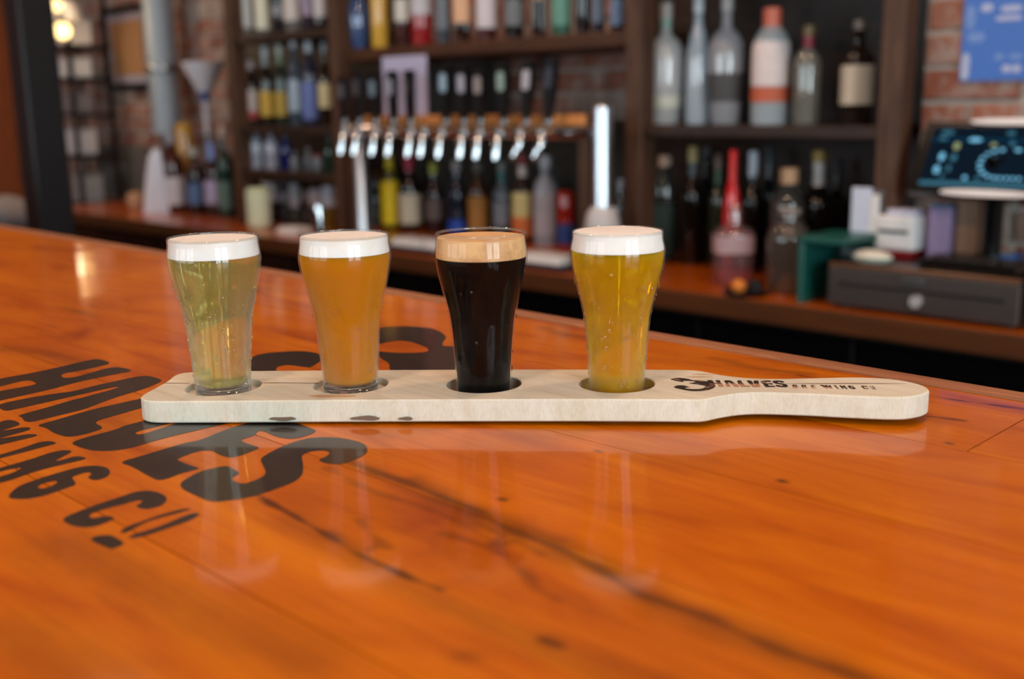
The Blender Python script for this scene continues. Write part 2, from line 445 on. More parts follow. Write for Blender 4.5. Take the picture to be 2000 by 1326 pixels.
for i, (a, b) in enumerate(WIN):
    w = struct(empty('window_%d' % (i + 1), (0, 0, 0)))
    f = MB(); zc = sum(WIN_Z) / 2; h = WIN_Z[1] - WIN_Z[0]; xm = ROOM_X1 + 0.1
    for y in (a + .03, b - .03): f.box((xm, y, zc), (.06, .06, h))
    for z in (WIN_Z[0] + .03, WIN_Z[1] - .03, WIN_Z[0] + h * .68): f.box((xm, (a + b) / 2, z), (.06, b - a, .06))
    f.box((xm, (a + b) / 2, zc), (.05, .05, h))
    f.build('window_frame', STEELDARK, w)
# back wall: mortar bed with bricks standing proud of it
YW = ROOM_Y1
wallb = struct(MB().box((cx, YW + 0.093, ROOM_H / 2), (LX, 0.2, ROOM_H)).build('wall_back', MORTAR))
brick_me = {}
def brick_mesh(L):
    if L not in brick_me:
        me = MB().bbox((0, 0, 0), (L, 0.03, 0.064), 0.005).mesh('brick'); me.materials.append(BRICK); brick_me[L] = me
    return brick_me[L]
ZONES = [(-3.3, -1.85, 1.10, 1.56), (-6.9, -4.3, 0.80, 2.05)]
rest = MB(); nb = 0; row = 0; z = 0.0475
cand = []
while z < ROOM_H - 0.05:
    header = row % 4 == 3
    L, pitch = (0.102, 0.112) if header else (0.214, 0.224)
    x = ROOM_X0 + 0.12 + (0.056 if header else (0.112 if row % 2 else 0.0))
    while x < 1.2:
        if z > 0.7:
            inz = any(a <= x <= b and c <= z <= d for a, b, c, d in ZONES)
            cand.append((inz, x, z, L))
        x += pitch
    z += 0.075; row += 1
near = sorted([c for c in cand if c[0]], key=lambda c: depth((c[1], YW, c[2])))[:300]
nearset = set((c[1], c[2]) for c in near)
for inz, x, z, L in cand:
    dy = random.uniform(-0.004, 0.004)
    if (x, z) in nearset:
        o = link('brick', brick_mesh(L), wallb); o.location = (x, YW + dy, z)
        o.rotation_euler = (random.uniform(-.02, .02), random.uniform(-.012, .012), random.uniform(-.012, .012))
    else: rest.box((x, YW + dy, z), (L, 0.03, 0.064))
tag(rest.build('bricks_beyond', BRICK, wallb), kind='stuff')
PX0, PY = x_at(1740, 2.40, 1.3) + 0.034, 2.50      # brick pier between shelf unit and register
pier = struct(MB().box(((PX0 + 1.0) / 2, (PY - .007 + YW) / 2, ROOM_H / 2), (1.0 - PX0, YW - PY + .007, ROOM_H)).build('wall_pier', MORTAR))
prest = MB(); row = 0; z = 0.0475 + .02
while z < ROOM_H - 0.05:
    if z > .7:
        x = PX0 + .003
        lens = [.102 if row % 4 == 3 else (.102 if row % 2 else .214)]
        while x < 0.98:
            L = lens.pop() if lens else (.102 if row % 4 == 3 or (row % 3 == 1 and random.random() < .4) else .214)
            L2 = min(L, 0.995 - x); dy = random.uniform(-.004, .004)
            if x < -0.72 and .80 < z < 1.75 and L2 == L:
                o = link('brick', brick_mesh(L), pier); o.location = (x + L / 2, PY + dy, z); o.rotation_euler = (random.uniform(-.02, .02), random.uniform(-.012, .012), random.uniform(-.012, .012))
            else: prest.box((x + L2 / 2, PY + dy, z), (L2, 0.03, 0.064))
            x += L2 + .012
    z += 0.076; row += 1
tag(prest.build('bricks_beyond', BRICK, pier), kind='stuff')
# warm ceiling lights (panel in a ring)
LAMPGLOW = emit((255, 214, 170), 3.0, 'lamp_diffuser')
places = ['over the guests behind the flight board', 'over the guests beside the camera', 'nearest the street windows', 'over the far liquor shelves', 'over the tap tower', 'over the cash register', 'in the far corner by the steel column']
for (x, y), where, lamp_w in zip(LAMPS, places, LAMP_W):
    e = tag(empty('ceiling_light', (x, y, ROOM_H)), 'round warm ceiling light ' + where, 'ceiling light', 'ceiling lights')
    MB().lathe([(0.13, 0), (0.16, 0), (0.16, -0.05), (0.13, -0.05), (0.13, 0)], 24).build('lamp_ring', STEELDARK, e, True)
    MB().lathe([(0.0, -0.030), (0.128, -0.030), (0.128, -0.022), (0, -0.022)], 24).build('diffuser', LAMPGLOW, e)
    l = bpy.data.lights.new('ceiling_lamp_light', 'AREA'); l.shape = 'DISK'; l.size = 0.26; l.energy = lamp_w; l.color = LAMP_COL
    lo = bpy.data.objects.new('ceiling_lamp_light', l); lo.location = (x, y, ROOM_H - 0.055); COL.objects.link(lo)

# ------------------------------------------------------------------ bar top
EDGE_V, TRIM = 0.724, 0.019
BX0, BX1 = -4.6, 0.9
bar = tag(empty('bar_counter', (0, 0, 0)), 'long glossy orange wooden bar top with black stencilled lettering', 'bar counter')
MB().box(((BX0 + BX1) / 2, 0.30, ZB - 0.028), (BX1 - BX0, 0.84, 0.046)).build('bar_core', plain((40, 18, 8), 0.7, name='bar_core_wood'), bar)
MB().box(((BX0 + BX1) / 2, 0.28, (ZB - .051) / 2), (BX1 - BX0, 0.70, ZB - 0.051)).build('bar_front', DARKWOOD, bar)
STAINS = []      # (polyline in pixels of the photo on the bar top, half width in m, strength)
def st(pts, w, s): STAINS.append(([on_z(x, y, ZB).xy for x, y in pts], w, s))
st([(690, 905), (800, 945), (900, 985), (1000, 1035), (1100, 1075), (1160, 1105), (1250, 1160), (1400, 1215), (1550, 1280), (1740, 1345)], 0.0035, .75)
st([(800, 940), (920, 1000), (1000, 1030), (1080, 1060)], 0.006, .55)
st([(1100, 1075), (1170, 1110), (1300, 1185), (1450, 1240), (1600, 1300)], 0.007, .45)
st([(500, 965), (580, 1012), (640, 1045), (690, 1078), (740, 1100), (800, 1130), (860, 1152)], 0.0016, .85)
st([(640, 1040), (700, 1080), (740, 1105)], 0.003, .5)
st([(700, 1085), (735, 1065), (760, 1070), (720, 1040), (705, 1015)], 0.0016, .45)
st([(860, 1040), (930, 1060), (965, 1070), (1010, 1105), (1050, 1150), (1090, 1170)], 0.0018, .4)
st([(930, 1020), (985, 1045), (960, 1065), (1010, 1055), (1060, 1080)], 0.0022, .5)
st([(640, 915), (740, 965), (860, 1000), (960, 1055)], 0.0020, .35)
st([(1060, 1250), (1095, 1262)], 0.003, .8); st([(905, 1280), (930, 1284)], 0.003, .35)
st([(1000, 1230), (1150, 1285), (1300, 1330)], 0.005, .30); st([(560, 1010), (760, 1130), (950, 1215), (1200, 1330)], 0.006, .28)
for p in [(980, 975), (1525, 938), (1905, 870), (1165, 880), (1850, 864), (170, 612), (102, 637)]: st([p, (p[0] + 6, p[1] + 2)], 0.0012, .8)
st([(140, 605), (185, 618)], 0.004, .5)
st([(1500, 698), (1560, 706), (1640, 722)], 0.006, .55); st([(1395, 700), (1480, 720), (1580, 730)], 0.004, .35)
st([(390, 545), (470, 560), (520, 566)], 0.010, .45); st([(0, 680), (90, 690), (170, 715)], 0.008, .35)
st([(120, 1060), (260, 1130), (430, 1220), (600, 1290)], 0.012, .32); st([(0, 1240), (120, 1290), (200, 1330)], 0.014, .30)
st([(640, 600), (760, 640), (840, 650)], 0.004, .25); st([(1060, 640), (1110, 655), (1160, 660)], 0.005, .35)
st([(1640, 795), (1760, 806), (1885, 822)], 0.0009, .7); st([(1560, 733), (1800, 772), (2010, 800)], 0.0011, .8)
def stain_of(P):
    out = np.zeros(len(P))
    wob = 0.0012 * (np.sin(P[:, 0] * 230 + P[:, 1] * 90) + np.sin(P[:, 0] * 97 - P[:, 1] * 310 + 1.7))
    for pts, w, s in STAINS:
        d = np.full(len(P), 9.0)
        for a, b in zip(pts[:-1], pts[1:]):
            a, b = np.array(a), np.array(b); ab = b - a
            t = np.clip(((P - a) @ ab) / max(ab @ ab, 1e-9), 0, 1)
            d = np.minimum(d, np.linalg.norm(P - a - t[:, None] * ab, axis=1))
        out = np.maximum(out, s * np.exp(-np.maximum(0, (d + wob * 0.6)) ** 2 / (2 * w * w)))
    return np.clip(out, 0, 0.92)
SEAMS = [-0.115, -0.027, 0.095, 0.217, 0.339, 0.461, 0.583, EDGE_V - TRIM]
JOINTS = {0.583: [-0.226, -1.9], 0.461: [-2.3], 0.339: [-1.45, .35], 0.217: [-2.0], 0.095: [-1.2], -0.027: [-2.2, .1], -0.115: [-1.5]}
def axis_pts(a, b, fine0, fine1, fs, cs):
    pts = [a]
    while pts[-1] < b - 1e-6:
        s = fs if fine0 <= pts[-1] < fine1 else cs
        nx = pts[-1] + s
        if pts[-1] < fine0 < nx: nx = fine0
        pts.append(min(nx, b))
    return np.array(pts)
GAP = 0.0004
for y0, y1 in zip(SEAMS[:-1], SEAMS[1:]):
    cuts = [BX0] + sorted(JOINTS.get(y0, [])) + [BX1]
    for a, b in zip(cuts[:-1], cuts[1:]):
        X = axis_pts(a + GAP, b - GAP, -0.95, -0.05, 0.0022, 0.06)
        Y = axis_pts(y0 + GAP, y1 - GAP, -1, 2, 0.0013 if (a < -0.1 and b > -0.9) else 0.01, 0.01)
        gx, gy = np.meshgrid(X, Y); P = np.column_stack([gx.ravel(), gy.ravel()]); nx, ny = len(X), len(Y)
        V = np.column_stack([P, np.full(len(P), ZB)])
        i = np.arange((ny - 1) * (nx - 1)); r, c = i // (nx - 1), i % (nx - 1); q = r * nx + c
        Fc = np.column_stack([q, q + 1, q + nx + 1, q + nx])
        # edge skirt so the plank has thickness
        n = len(V); bl = [0, nx - 1, nx * ny - 1, nx * (ny - 1)]
        V = np.vstack([V, V[bl] - [0, 0, 0.005]])
        me = bpy.data.meshes.new('plank')
        faces = [tuple(f) for f in Fc.tolist()]
        for k in range(4):
            l = (k + 1) % 4; faces.append((bl[k], n + k, n + l, bl[l]))
        me.from_pydata(V.tolist(), [], faces); me.update()
        at = me.attributes.new('stain', 'FLOAT', 'POINT')
        s = np.zeros(len(V)); s[:len(P)] = stain_of(P); at.data.foreach_set('value', s.astype(np.float32))
        me.materials.append(BARWOOD); link('plank', me, bar)
MB().bbox(((BX0 + BX1) / 2, EDGE_V - TRIM / 2 + 0.0008, ZB - 0.0185), (BX1 - BX0, TRIM - 0.0016, 0.040), 0.0015).build('edge_trim', TRIMWOOD, bar)

# lettering painted on the bar, drawn in the units of a 3408.8-per-metre tracing sheet
SH, SU, SV = 3408.83, -0.83688, 0.63770
def sheet(p): return (SU + p[0] / SH, SV - p[1] / SH)
GL = {}
GL['H'] = [(69, 925), (90, 913), (156, 913), (168, 975), (172, 1012), (169, 1046), (185, 1063), (218, 1069), (230, 1050), (214, 995), (199, 955), (203, 928), (230, 919), (279, 917), (277, 965), (279, 1025), (285, 1075), (297, 1115), (305, 1155), (312, 1230), (320, 1286), (242, 1288), (225, 1225), (232, 1150), (216, 1135), (178, 1135), (166, 1147), (180, 1205), (195, 1286), (117, 1288), (100, 1180), (102, 1105), (93, 1025)]
GL['A'] = [(341, 920), (397, 915), (433, 920), (470, 988), (487, 1056), (502, 1097), (523, 1140), (536, 1169), (542, 1232), (549, 1287), (530, 1294), (494, 1284), (474, 1287), (463, 1238), (452, 1192), (437, 1143), (437, 1121), (429, 1096), (418, 1045), (404, 1013), (397, 1034), (401, 1082), (405, 1128), (412, 1196), (419, 1281), (410, 1290), (345, 1284), (342, 1200), (351, 1148), (363, 1109), (350, 1058), (345, 1009)]
GL['L'] = [(545, 920), (606, 918), (613, 1000), (622, 1078), (634, 1140), (647, 1198), (708, 1201), (720, 1236), (722, 1262), (712, 1284), (660, 1289), (616, 1283), (580, 1291), (572, 1240), (551, 1160), (546, 1050)]
GL['V'] = [(688, 918), (762, 916), (778, 1000), (782, 1088), (782, 1176), (814, 1178), (798, 1112), (789, 1088), (796, 1000), (806, 918), (880, 917), (872, 1020), (868, 1160), (880, 1220), (875, 1258), (843, 1290), (782, 1298), (757, 1294), (745, 1268), (738, 1190), (724, 1165), (722, 1120), (704, 1010)]
GL['E'] = [(946, 1288), (943, 1250), (937, 1205), (929, 1141), (937, 1115), (912, 1044), (900, 994), (915, 940), (977, 913), (1020, 915), (1064, 919), (1075, 968), (1064, 990), (1028, 998), (991, 993), (965, 996), (992, 1023), (993, 1059), (1024, 1063), (1069, 1058), (1076, 1081), (1084, 1113), (1079, 1134), (1051, 1137), (1012, 1132), (996, 1152), (1010, 1207), (1027, 1208), (1065, 1207), (1093, 1203), (1093, 1223), (1092, 1244), (1101, 1271), (1097, 1290), (1059, 1289), (985, 1283)]
GL['S'] = [(1130, 1100), (1116, 1079), (1094, 1030), (1086, 989), (1088, 957), (1109, 932), (1136, 915), (1179, 907), (1213, 913), (1249, 938), (1262, 965), (1270, 997), (1265, 1022), (1236, 1032), (1215, 1029), (1210, 1006), (1195, 986), (1175, 987), (1162, 1004), (1166, 1029), (1182, 1043), (1218, 1064), (1263, 1097), (1284, 1127), (1290, 1160), (1294, 1199), (1293, 1231), (1279, 1262), (1270, 1278), (1248, 1285), (1204, 1284), (1170, 1283), (1143, 1273), (1129, 1257), (1108, 1215), (1110, 1187), (1115, 1162), (1142, 1164), (1172, 1168), (1185, 1196), (1207, 1201), (1227, 1197), (1226, 1174), (1217, 1148), (1200, 1133), (1162, 1115)]
GL['3'] = [(328, 172), (336, 140), (352, 118), (390, 87), (448, 69), (502, 83), (548, 106), (585, 130), (625, 182), (660, 214), (680, 196), (730, 190), (800, 225), (880, 300), (935, 390), (950, 500), (925, 620), (850, 730), (740, 800), (620, 815), (520, 765), (440, 700), (375, 640), (358, 590), (390, 527), (425, 496), (480, 490), (545, 530), (590, 598), (580, 606), (532, 617), (517, 628), (523, 661), (600, 700), (690, 700), (760, 660), (800, 590), (805, 510), (744, 470), (705, 438), (637, 415), (573, 368), (602, 362), (641, 341), (678, 304), (677, 279), (645, 254), (563, 234), (518, 239), (504, 266), (508, 312), (470, 295), (390, 235)]
GL['W'] = [(488, 1318), (505, 1306), (538, 1306), (553, 1315), (566, 1362), (575, 1310), (590, 1305), (606, 1314), (618, 1390), (628, 1345), (633, 1323), (658, 1315), (661, 1350), (664, 1410), (668, 1500), (636, 1502), (612, 1430), (598, 1502), (562, 1502), (540, 1430), (520, 1370)]
GL['I'] = [(704, 1340), (710, 1318), (740, 1313), (742, 1340), (748, 1387), (751, 1430), (764, 1504), (742, 1505), (729, 1422), (719, 1375)]
GL['N'] = [(789, 1350), (791, 1327), (805, 1317), (817, 1320), (832, 1344), (849, 1369), (852, 1353), (846, 1331), (856, 1321), (877, 1317), (881, 1336), (878, 1365), (879, 1399), (884, 1432), (896, 1467), (897, 1505), (867, 1505), (861, 1473), (856, 1445), (839, 1422), (832, 1441), (832, 1462), (837, 1503), (818, 1503), (809, 1453), (806, 1421), (800, 1386)]
GL['G'] = [(970, 1500), (940, 1474), (931, 1451), (923, 1418), (917, 1374), (918, 1342), (934, 1324), (960, 1317), (989, 1325), (1009, 1341), (1014, 1360), (1005, 1368), (984, 1367), (975, 1354), (960, 1351), (955, 1360), (961, 1383), (966, 1387), (1009, 1397), (1012, 1417), (1018, 1439), (1022, 1464), (1017, 1487), (1000, 1502), (987, 1507)]
GHOLE = [(966, 1450), (956, 1432), (958, 1415), (971, 1414), (984, 1434), (983, 1451)]
GL['C'] = [(1156, 1489), (1145, 1476), (1137, 1446), (1129, 1411), (1127, 1380), (1120, 1346), (1131, 1327), (1155, 1319), (1185, 1321), (1205, 1332), (1219, 1351), (1217, 1370), (1204, 1379), (1188, 1379), (1178, 1364), (1171, 1356), (1162, 1368), (1164, 1391), (1161, 1407), (1163, 1437), (1169, 1451), (1188, 1454), (1189, 1440), (1198, 1429), (1214, 1427), (1222, 1446), (1225, 1466), (1216, 1480), (1196, 1489), (1172, 1491)]
GL['o1'] = [(1273, 1448), (1262, 1432), (1260, 1408), (1255, 1377), (1255, 1347), (1259, 1329), (1270, 1321), (1269, 1344), (1267, 1373), (1267, 1401), (1278, 1427), (1286, 1445), (1280, 1451)]
GL['o2'] = [(1305, 1452), (1300, 1438), (1302, 1421), (1300, 1391), (1291, 1357), (1287, 1334), (1294, 1324), (1303, 1327), (1314, 1350), (1318, 1391), (1320, 1421), (1319, 1439), (1314, 1450)]
GL['dot'] = [(1270, 1496), (1263, 1484), (1272, 1470), (1280, 1465), (1326, 1466), (1330, 1479), (1332, 1492), (1315, 1493), (1287, 1496)]
GL['B'] = [(60, 1322), (110, 1318), (135, 1335), (138, 1375), (122, 1400), (142, 1425), (145, 1475), (120, 1503), (62, 1505)]
BHOLES = [[(88, 1345), (106, 1348), (108, 1380), (90, 1385)], [(90, 1420), (112, 1424), (114, 1470), (92, 1476)]]
GL['R'] = [(200, 1320), (250, 1316), (278, 1335), (280, 1385), (262, 1408), (288, 1503), (255, 1505), (240, 1430), (232, 1430), (234, 1505), (202, 1505)]
RHOLE = [(230, 1345), (248, 1348), (250, 1388), (231, 1390)]
GL['e'] = [(345, 1320), (420, 1318), (422, 1350), (380, 1352), (381, 1395), (412, 1396), (412, 1424), (381, 1426), (382, 1472), (424, 1473), (425, 1503), (348, 1505)]
def glyph(name, to, z, h, mat, parent, oname, tf=None):
    hs = {'G': [GHOLE], 'B': BHOLES, 'R': [RHOLE]}.get(name, [])
    P = [to(p) for p in smooth_poly(GL[name], 2)]
    H = [[to(p) for p in smooth_poly(q, 1)] for q in hs]
    return MB().prism(P, z, z + h, H, tf).build(oname, mat, parent)
for k in ['3', 'H', 'A', 'L', 'V', 'E', 'S', 'B', 'R', 'e', 'W', 'I', 'N', 'G', 'C', 'o1', 'o2', 'dot']:
    glyph(k, sheet, ZB + 0.00005, 0.00012, LETTER, bar, 'painted_letter')

# ------------------------------------------------------------------ flight board
ZT = ZB + 0.0165; TH = 0.0139
OUT = [(272.5, 770), (277, 765), (300, 753), (326, 739), (338, 728), (350, 723.5), (366, 721), (420, 719.5), (700, 719.3), (1000, 720.2), (1263, 722.6), (1330, 723.5), (1352, 724.4), (1373, 726.5), (1391, 731), (1418, 736), (1460, 741), (1514, 743), (1580, 742), (1655, 740.6), (1700, 741.5), (1745, 745), (1784, 752), (1808, 759.5), (1815, 765.5), (1814, 770), (1805, 774.5), (1784, 779), (1760, 781), (1718, 780), (1640, 776), (1580, 772.4), (1520, 770), (1475, 769), (1442, 770.6), (1418, 774), (1397, 777.5), (1379, 782), (1366, 782.6), (1310, 781.6), (1100, 779.5), (700, 778), (310, 778.2), (292, 777.4), (280, 775.5)]
OUTM = [tuple(on_z(x, y, ZT).xy) for x, y in OUT]
def resample(P, n):
    L = [0]
    for i in range(len(P)): L.append(L[-1] + math.dist(P[i], P[(i + 1) % len(P)]))
    Q = []; j = 0
    for k in range(n):
        s = L[-1] * k / n
        while L[j + 1] < s: j += 1
        t = (s - L[j]) / max(L[j + 1] - L[j], 1e-9); a, b = P[j], P[(j + 1) % len(P)]
        Q.append((a[0] + (b[0] - a[0]) * t, a[1] + (b[1] - a[1]) * t))
    return Q
OUTM = resample(smooth_poly(OUTM, 2, 0.25), 220)
if sum(a[0] * b[1] - b[0] * a[1] for a, b in zip(OUTM, OUTM[1:] + OUTM[:1])) < 0: OUTM.reverse()
PA = Vector((-0.6223, 0.3139)); PD = (Vector((-0.286, 0.5904)) - PA); PD.normalize(); PN = Vector((-PD.y, PD.x))
def lift(x, y):                       # the handle end rides a few millimetres above the bar
    return 0.0006 + 0.0078 * max(0.0, ((Vector((x, y)) - PA).dot(PD)))
def inset(P, d):
    Q = []; n = len(P)
    for i in range(n):
        t = Vector(P[(i + 1) % n]) - Vector(P[i - 1]); t.normalize()
        Q.append((P[i][0] - t.y * d, P[i][1] + t.x * d))
    return Q
HOLES = [(436, 749), (685, 747), (945, 747.5), (1204.6, 749)]
HC = [tuple(on_z(x, y, ZT).xy) for x, y in HOLES]; HR = 0.0238
def circ(c, r, n=48): return [(c[0] + r * cos(2 * pi * k / n), c[1] + r * sin(2 * pi * k / n)) for k in range(n)]
board = tag(empty('flight_board', (HC[0][0], HC[0][1], ZB)), 'pale wooden paddle-shaped tasting board holding the four beer glasses', 'flight board')
b = MB(); V, Fs = b.v, b.f
def ring_add(P, dz):
    n = len(V)
    for x, y in P: V.append((x - HC[0][0], y - HC[0][1], lift(x, y) + dz))
    return list(range(n, n + len(P)))
def strip(A, B):
    for i in range(len(A)):
        j = (i + 1) % len(A); Fs.append((A[i], A[j], B[j], B[i]))
ot, o1, o2, ob = ring_add(inset(OUTM, .0008), TH), ring_add(OUTM, TH - .0008), ring_add(OUTM, .0008), ring_add(inset(OUTM, .0008), 0)
strip(o1, ot); strip(o2, o1); strip(ob, o2)
tops, bots = [ot], [ob]
for k, c in enumerate(HC):
    r0, r1 = ring_add(circ(c, HR + .0005), TH), ring_add(circ(c, HR), TH - .0005)
    strip(r0, r1); tops.append(r0)
    if k < 2:                        # shallow pockets
        r2 = ring_add(circ(c, HR), TH - .0042); strip(r1, r2); Fs.append(tuple(r2))
    else:                            # drilled through
        r2 = ring_add(circ(c, HR), 0); strip(r1, r2); bots.append(r2)
for loops in (tops, bots):
    flat = [i for l in loops for i in l]
    for t in tessellate_polygon([[Vector(V[i]).xy.to_3d() for i in l] for l in loops]): Fs.append(tuple(flat[i] for i in t))
bo = b.build('board', MAPLE, board)
me = bo.data; at = me.attributes.new('stain', 'FLOAT', 'POINT')
# bark marks, crack and drops on the board are thin flakes of their own material
bark = plain((112, 92, 76), 0.8, name='bark_mark'); drop = plain((206, 172, 136), 0.4, name='beer_drip')
def mark_front(px0, px1, py0, py1, name, mat):      # on the long front edge
    A_, B_ = on_z(310, 778.2, ZT).xy, on_z(1310, 781.6, ZT).xy; m = MB(); n = 14
    def at_px(px):
        lo, hi = 0.0, 1.0
        for _ in range(40):
            t = (lo + hi) / 2; q = A_ + (B_ - A_) * t; d = Vector((q.x, q.y, ZB + .005)) - EYE
            if 1000 + FPX * d.dot(CR) / d.dot(CF) < px: lo = t
            else: hi = t
        return A_ + (B_ - A_) * lo
    p0, p1 = at_px(px0), at_px(px1)
    ring = []
    for k in range(n):
        a = 2 * pi * k / n; w = 1 + .3 * sin(3 * a + px0)
        s = .5 + .5 * cos(a) * (1 + .06 * sin(5 * a)); h = sin(a) * w
        x, y = p0.x + (p1.x - p0.x) * s, p0.y + (p1.y - p0.y) * s
        z = ((py0 + py1) / 2 + h * (py1 - py0) / 2)
        ring.append((x, y, ZB + max(lift(x, y) + .0004, lift(x, y) + (819.5 - z) / 42.0 * TH)))
    nrm = -PN
    V0 = [(x + nrm.x * d - HC[0][0], y + nrm.y * d - HC[0][1], z - ZB) for d in (-.0006, .0003) for x, y, z in ring]
    m.v = V0; m.f = [tuple(range(n, 2 * n)), tuple(range(n))] + [(i, (i + 1) % n, n + (i + 1) % n, n + i) for i in range(n)]
    return m.build(name, mat, board)
# burnt logo on the handle
def board_tf(p, z): return (p[0] - HC[0][0], p[1] - HC[0][1], lift(*p) + z)
def mapper(ox, oy, sx, sy, x0, y0, ang=0.0):
    d = Vector((PD.x * cos(ang) - PD.y * sin(ang), PD.x * sin(ang) + PD.y * cos(ang))); n = Vector((-d.y, d.x))
    def f(p):
        q = Vector((ox, oy)) + d * ((p[0] - x0) * sx) + n * ((y0 - p[1]) * sy); return (q.x, q.y)
    return f
def P2(x, y): return on_z(x, y, ZT).xy
BURN = burn_mat(0.62)
q0, q1 = P2(1383, 757.5), P2(1540, 759.8)
ang = math.atan2(*(q1 - q0).yx) - math.atan2(PD.y, PD.x)
wl = (q1 - q0).length; dd = (q1 - q0).normalized()
BURN2 = burn_mat(.6, ((q0.x - HC[0][0], q0.y - HC[0][1]), (-dd.y, dd.x), 0.0165))
mh = mapper(q0.x, q0.y, wl / (1294 - 69), 0.0165 / 375, 69, 1288, ang)
for k in 'HALVES': glyph(k, mh, TH - .0002, .00030, BURN2 if k in 'HALV' else BURN, board, 'burnt_letter', board_tf)
q3 = P2(1345, 766)
m3 = mapper(q3.x - 0.0, q3.y, 0.0270 / 620, 0.0330 / 745, 560, 815, ang)
glyph('3', m3, TH - .0002, .00030, BURN, board, 'burnt_letter', board_tf)
q0, q1 = P2(1549, 761.5), P2(1712, 765.3); wl = (q1 - q0).length; dd = (q1 - q0).normalized()
BURN2 = burn_mat(.6, ((q0.x - HC[0][0], q0.y - HC[0][1]), (-dd.y, dd.x), 0.0085))
mb = mapper(q0.x, q0.y, wl / (1332 - 60), 0.0085 / 187, 60, 1505, math.atan2(*(q1 - q0).yx) - math.atan2(PD.y, PD.x))
for k in ['B', 'R', 'e', 'W', 'I', 'N', 'G', 'C', 'o1', 'o2', 'dot']: glyph(k, mb, TH - .0002, .00030, BURN2 if k in 'BReW' else BURN, board, 'burnt_letter', board_tf)
for a in [(525, 578, 808, 815), (684, 742, 807, 815), (778, 806, 809, 815)]: mark_front(*a, 'bark_mark', bark)
def top_mark(pts, name, mat):
    P = smooth_poly([tuple(P2(*p)) for p in pts], 2)
    return MB().prism(P, TH - .0002, TH + .00008, tf=board_tf).build(name, mat, board)
top_mark([(1515, 752.5), (1600, 752.2), (1700, 752.6), (1790, 755), (1700, 754.2), (1600, 753.8)], 'grain_crack', bark)
top_mark([(510, 742.6), (560, 743), (622, 744.4), (622, 745.4), (560, 744.2), (510, 744)], 'grain_crack', bark)
top_mark([(318, 741.8), (372, 742.2), (372, 743.6), (318, 743.2)], 'grain_crack', bark)
top_mark([(600, 768), (640, 767), (700, 769), (690, 773), (640, 774), (606, 772)], 'beer_drip', drop)
top_mark([(1335, 738.5), (1362, 736.5), (1400, 738.5), (1368, 739.5)], 'beer_drip', drop); top_mark([(1345, 733), (1372, 731.5), (1402, 735), (1375, 734.5)], 'beer_drip', drop)
MB().lathe([(0, 0), (.006, 0), (.006, .0032), (0, .0032)], 16, (P2(1680, 756).x - HC[0][0], P2(1680, 756).y - HC[0][1], 0.0)).build('rubber_foot', BLACK, board)

# ------------------------------------------------------------------ the four beers
TOPH = 0.0958                       # rim above the board's top face
def radius_at(prof, z):
    for (r0, z0), (r1, z1) in zip(prof[:-1], prof[1:]):
        if z0 <= z <= z1: return r0 + (r1 - r0) * (z - z0) / max(z1 - z0, 1e-9)
    return prof[-1][0]
def spline(pts, n):                 # smooth r(z) through the measured radii
    Z = [p[1] for p in pts]; Rr = [p[0] for p in pts]; out = []
    m = []
    for i in range(len(pts)):
        a, c = max(i - 1, 0), min(i + 1, len(pts) - 1); m.append((Rr[c] - Rr[a]) / (Z[c] - Z[a]))
    for k in range(n + 1):
        z = Z[0] + (Z[-1] - Z[0]) * k / n
        i = max(j for j in range(len(Z) - 1) if Z[j] <= z + 1e-12) if z < Z[-1] else len(Z) - 2
        h = Z[i + 1] - Z[i]; t = (z - Z[i]) / h
        r = (2 * t**3 - 3 * t**2 + 1) * Rr[i] + (t**3 - 2 * t**2 + t) * h * m[i] + (-2 * t**3 + 3 * t**2) * Rr[i + 1] + (t**3 - t**2) * h * m[i + 1]
        out.append((r, z))
    return out
DROPG = solid_glass()
SHAPE = [(-0.1140, .0168), (-0.097, .0174), (-0.084, .0182), (-0.068, .0194), (-0.053, .0209), (-0.041, .0234), (-0.028, .0265), (-0.019, .0283), (-0.0135, .02885), (-0.009, .0285), (-0.0045, .0279), (0.0, .02790)]
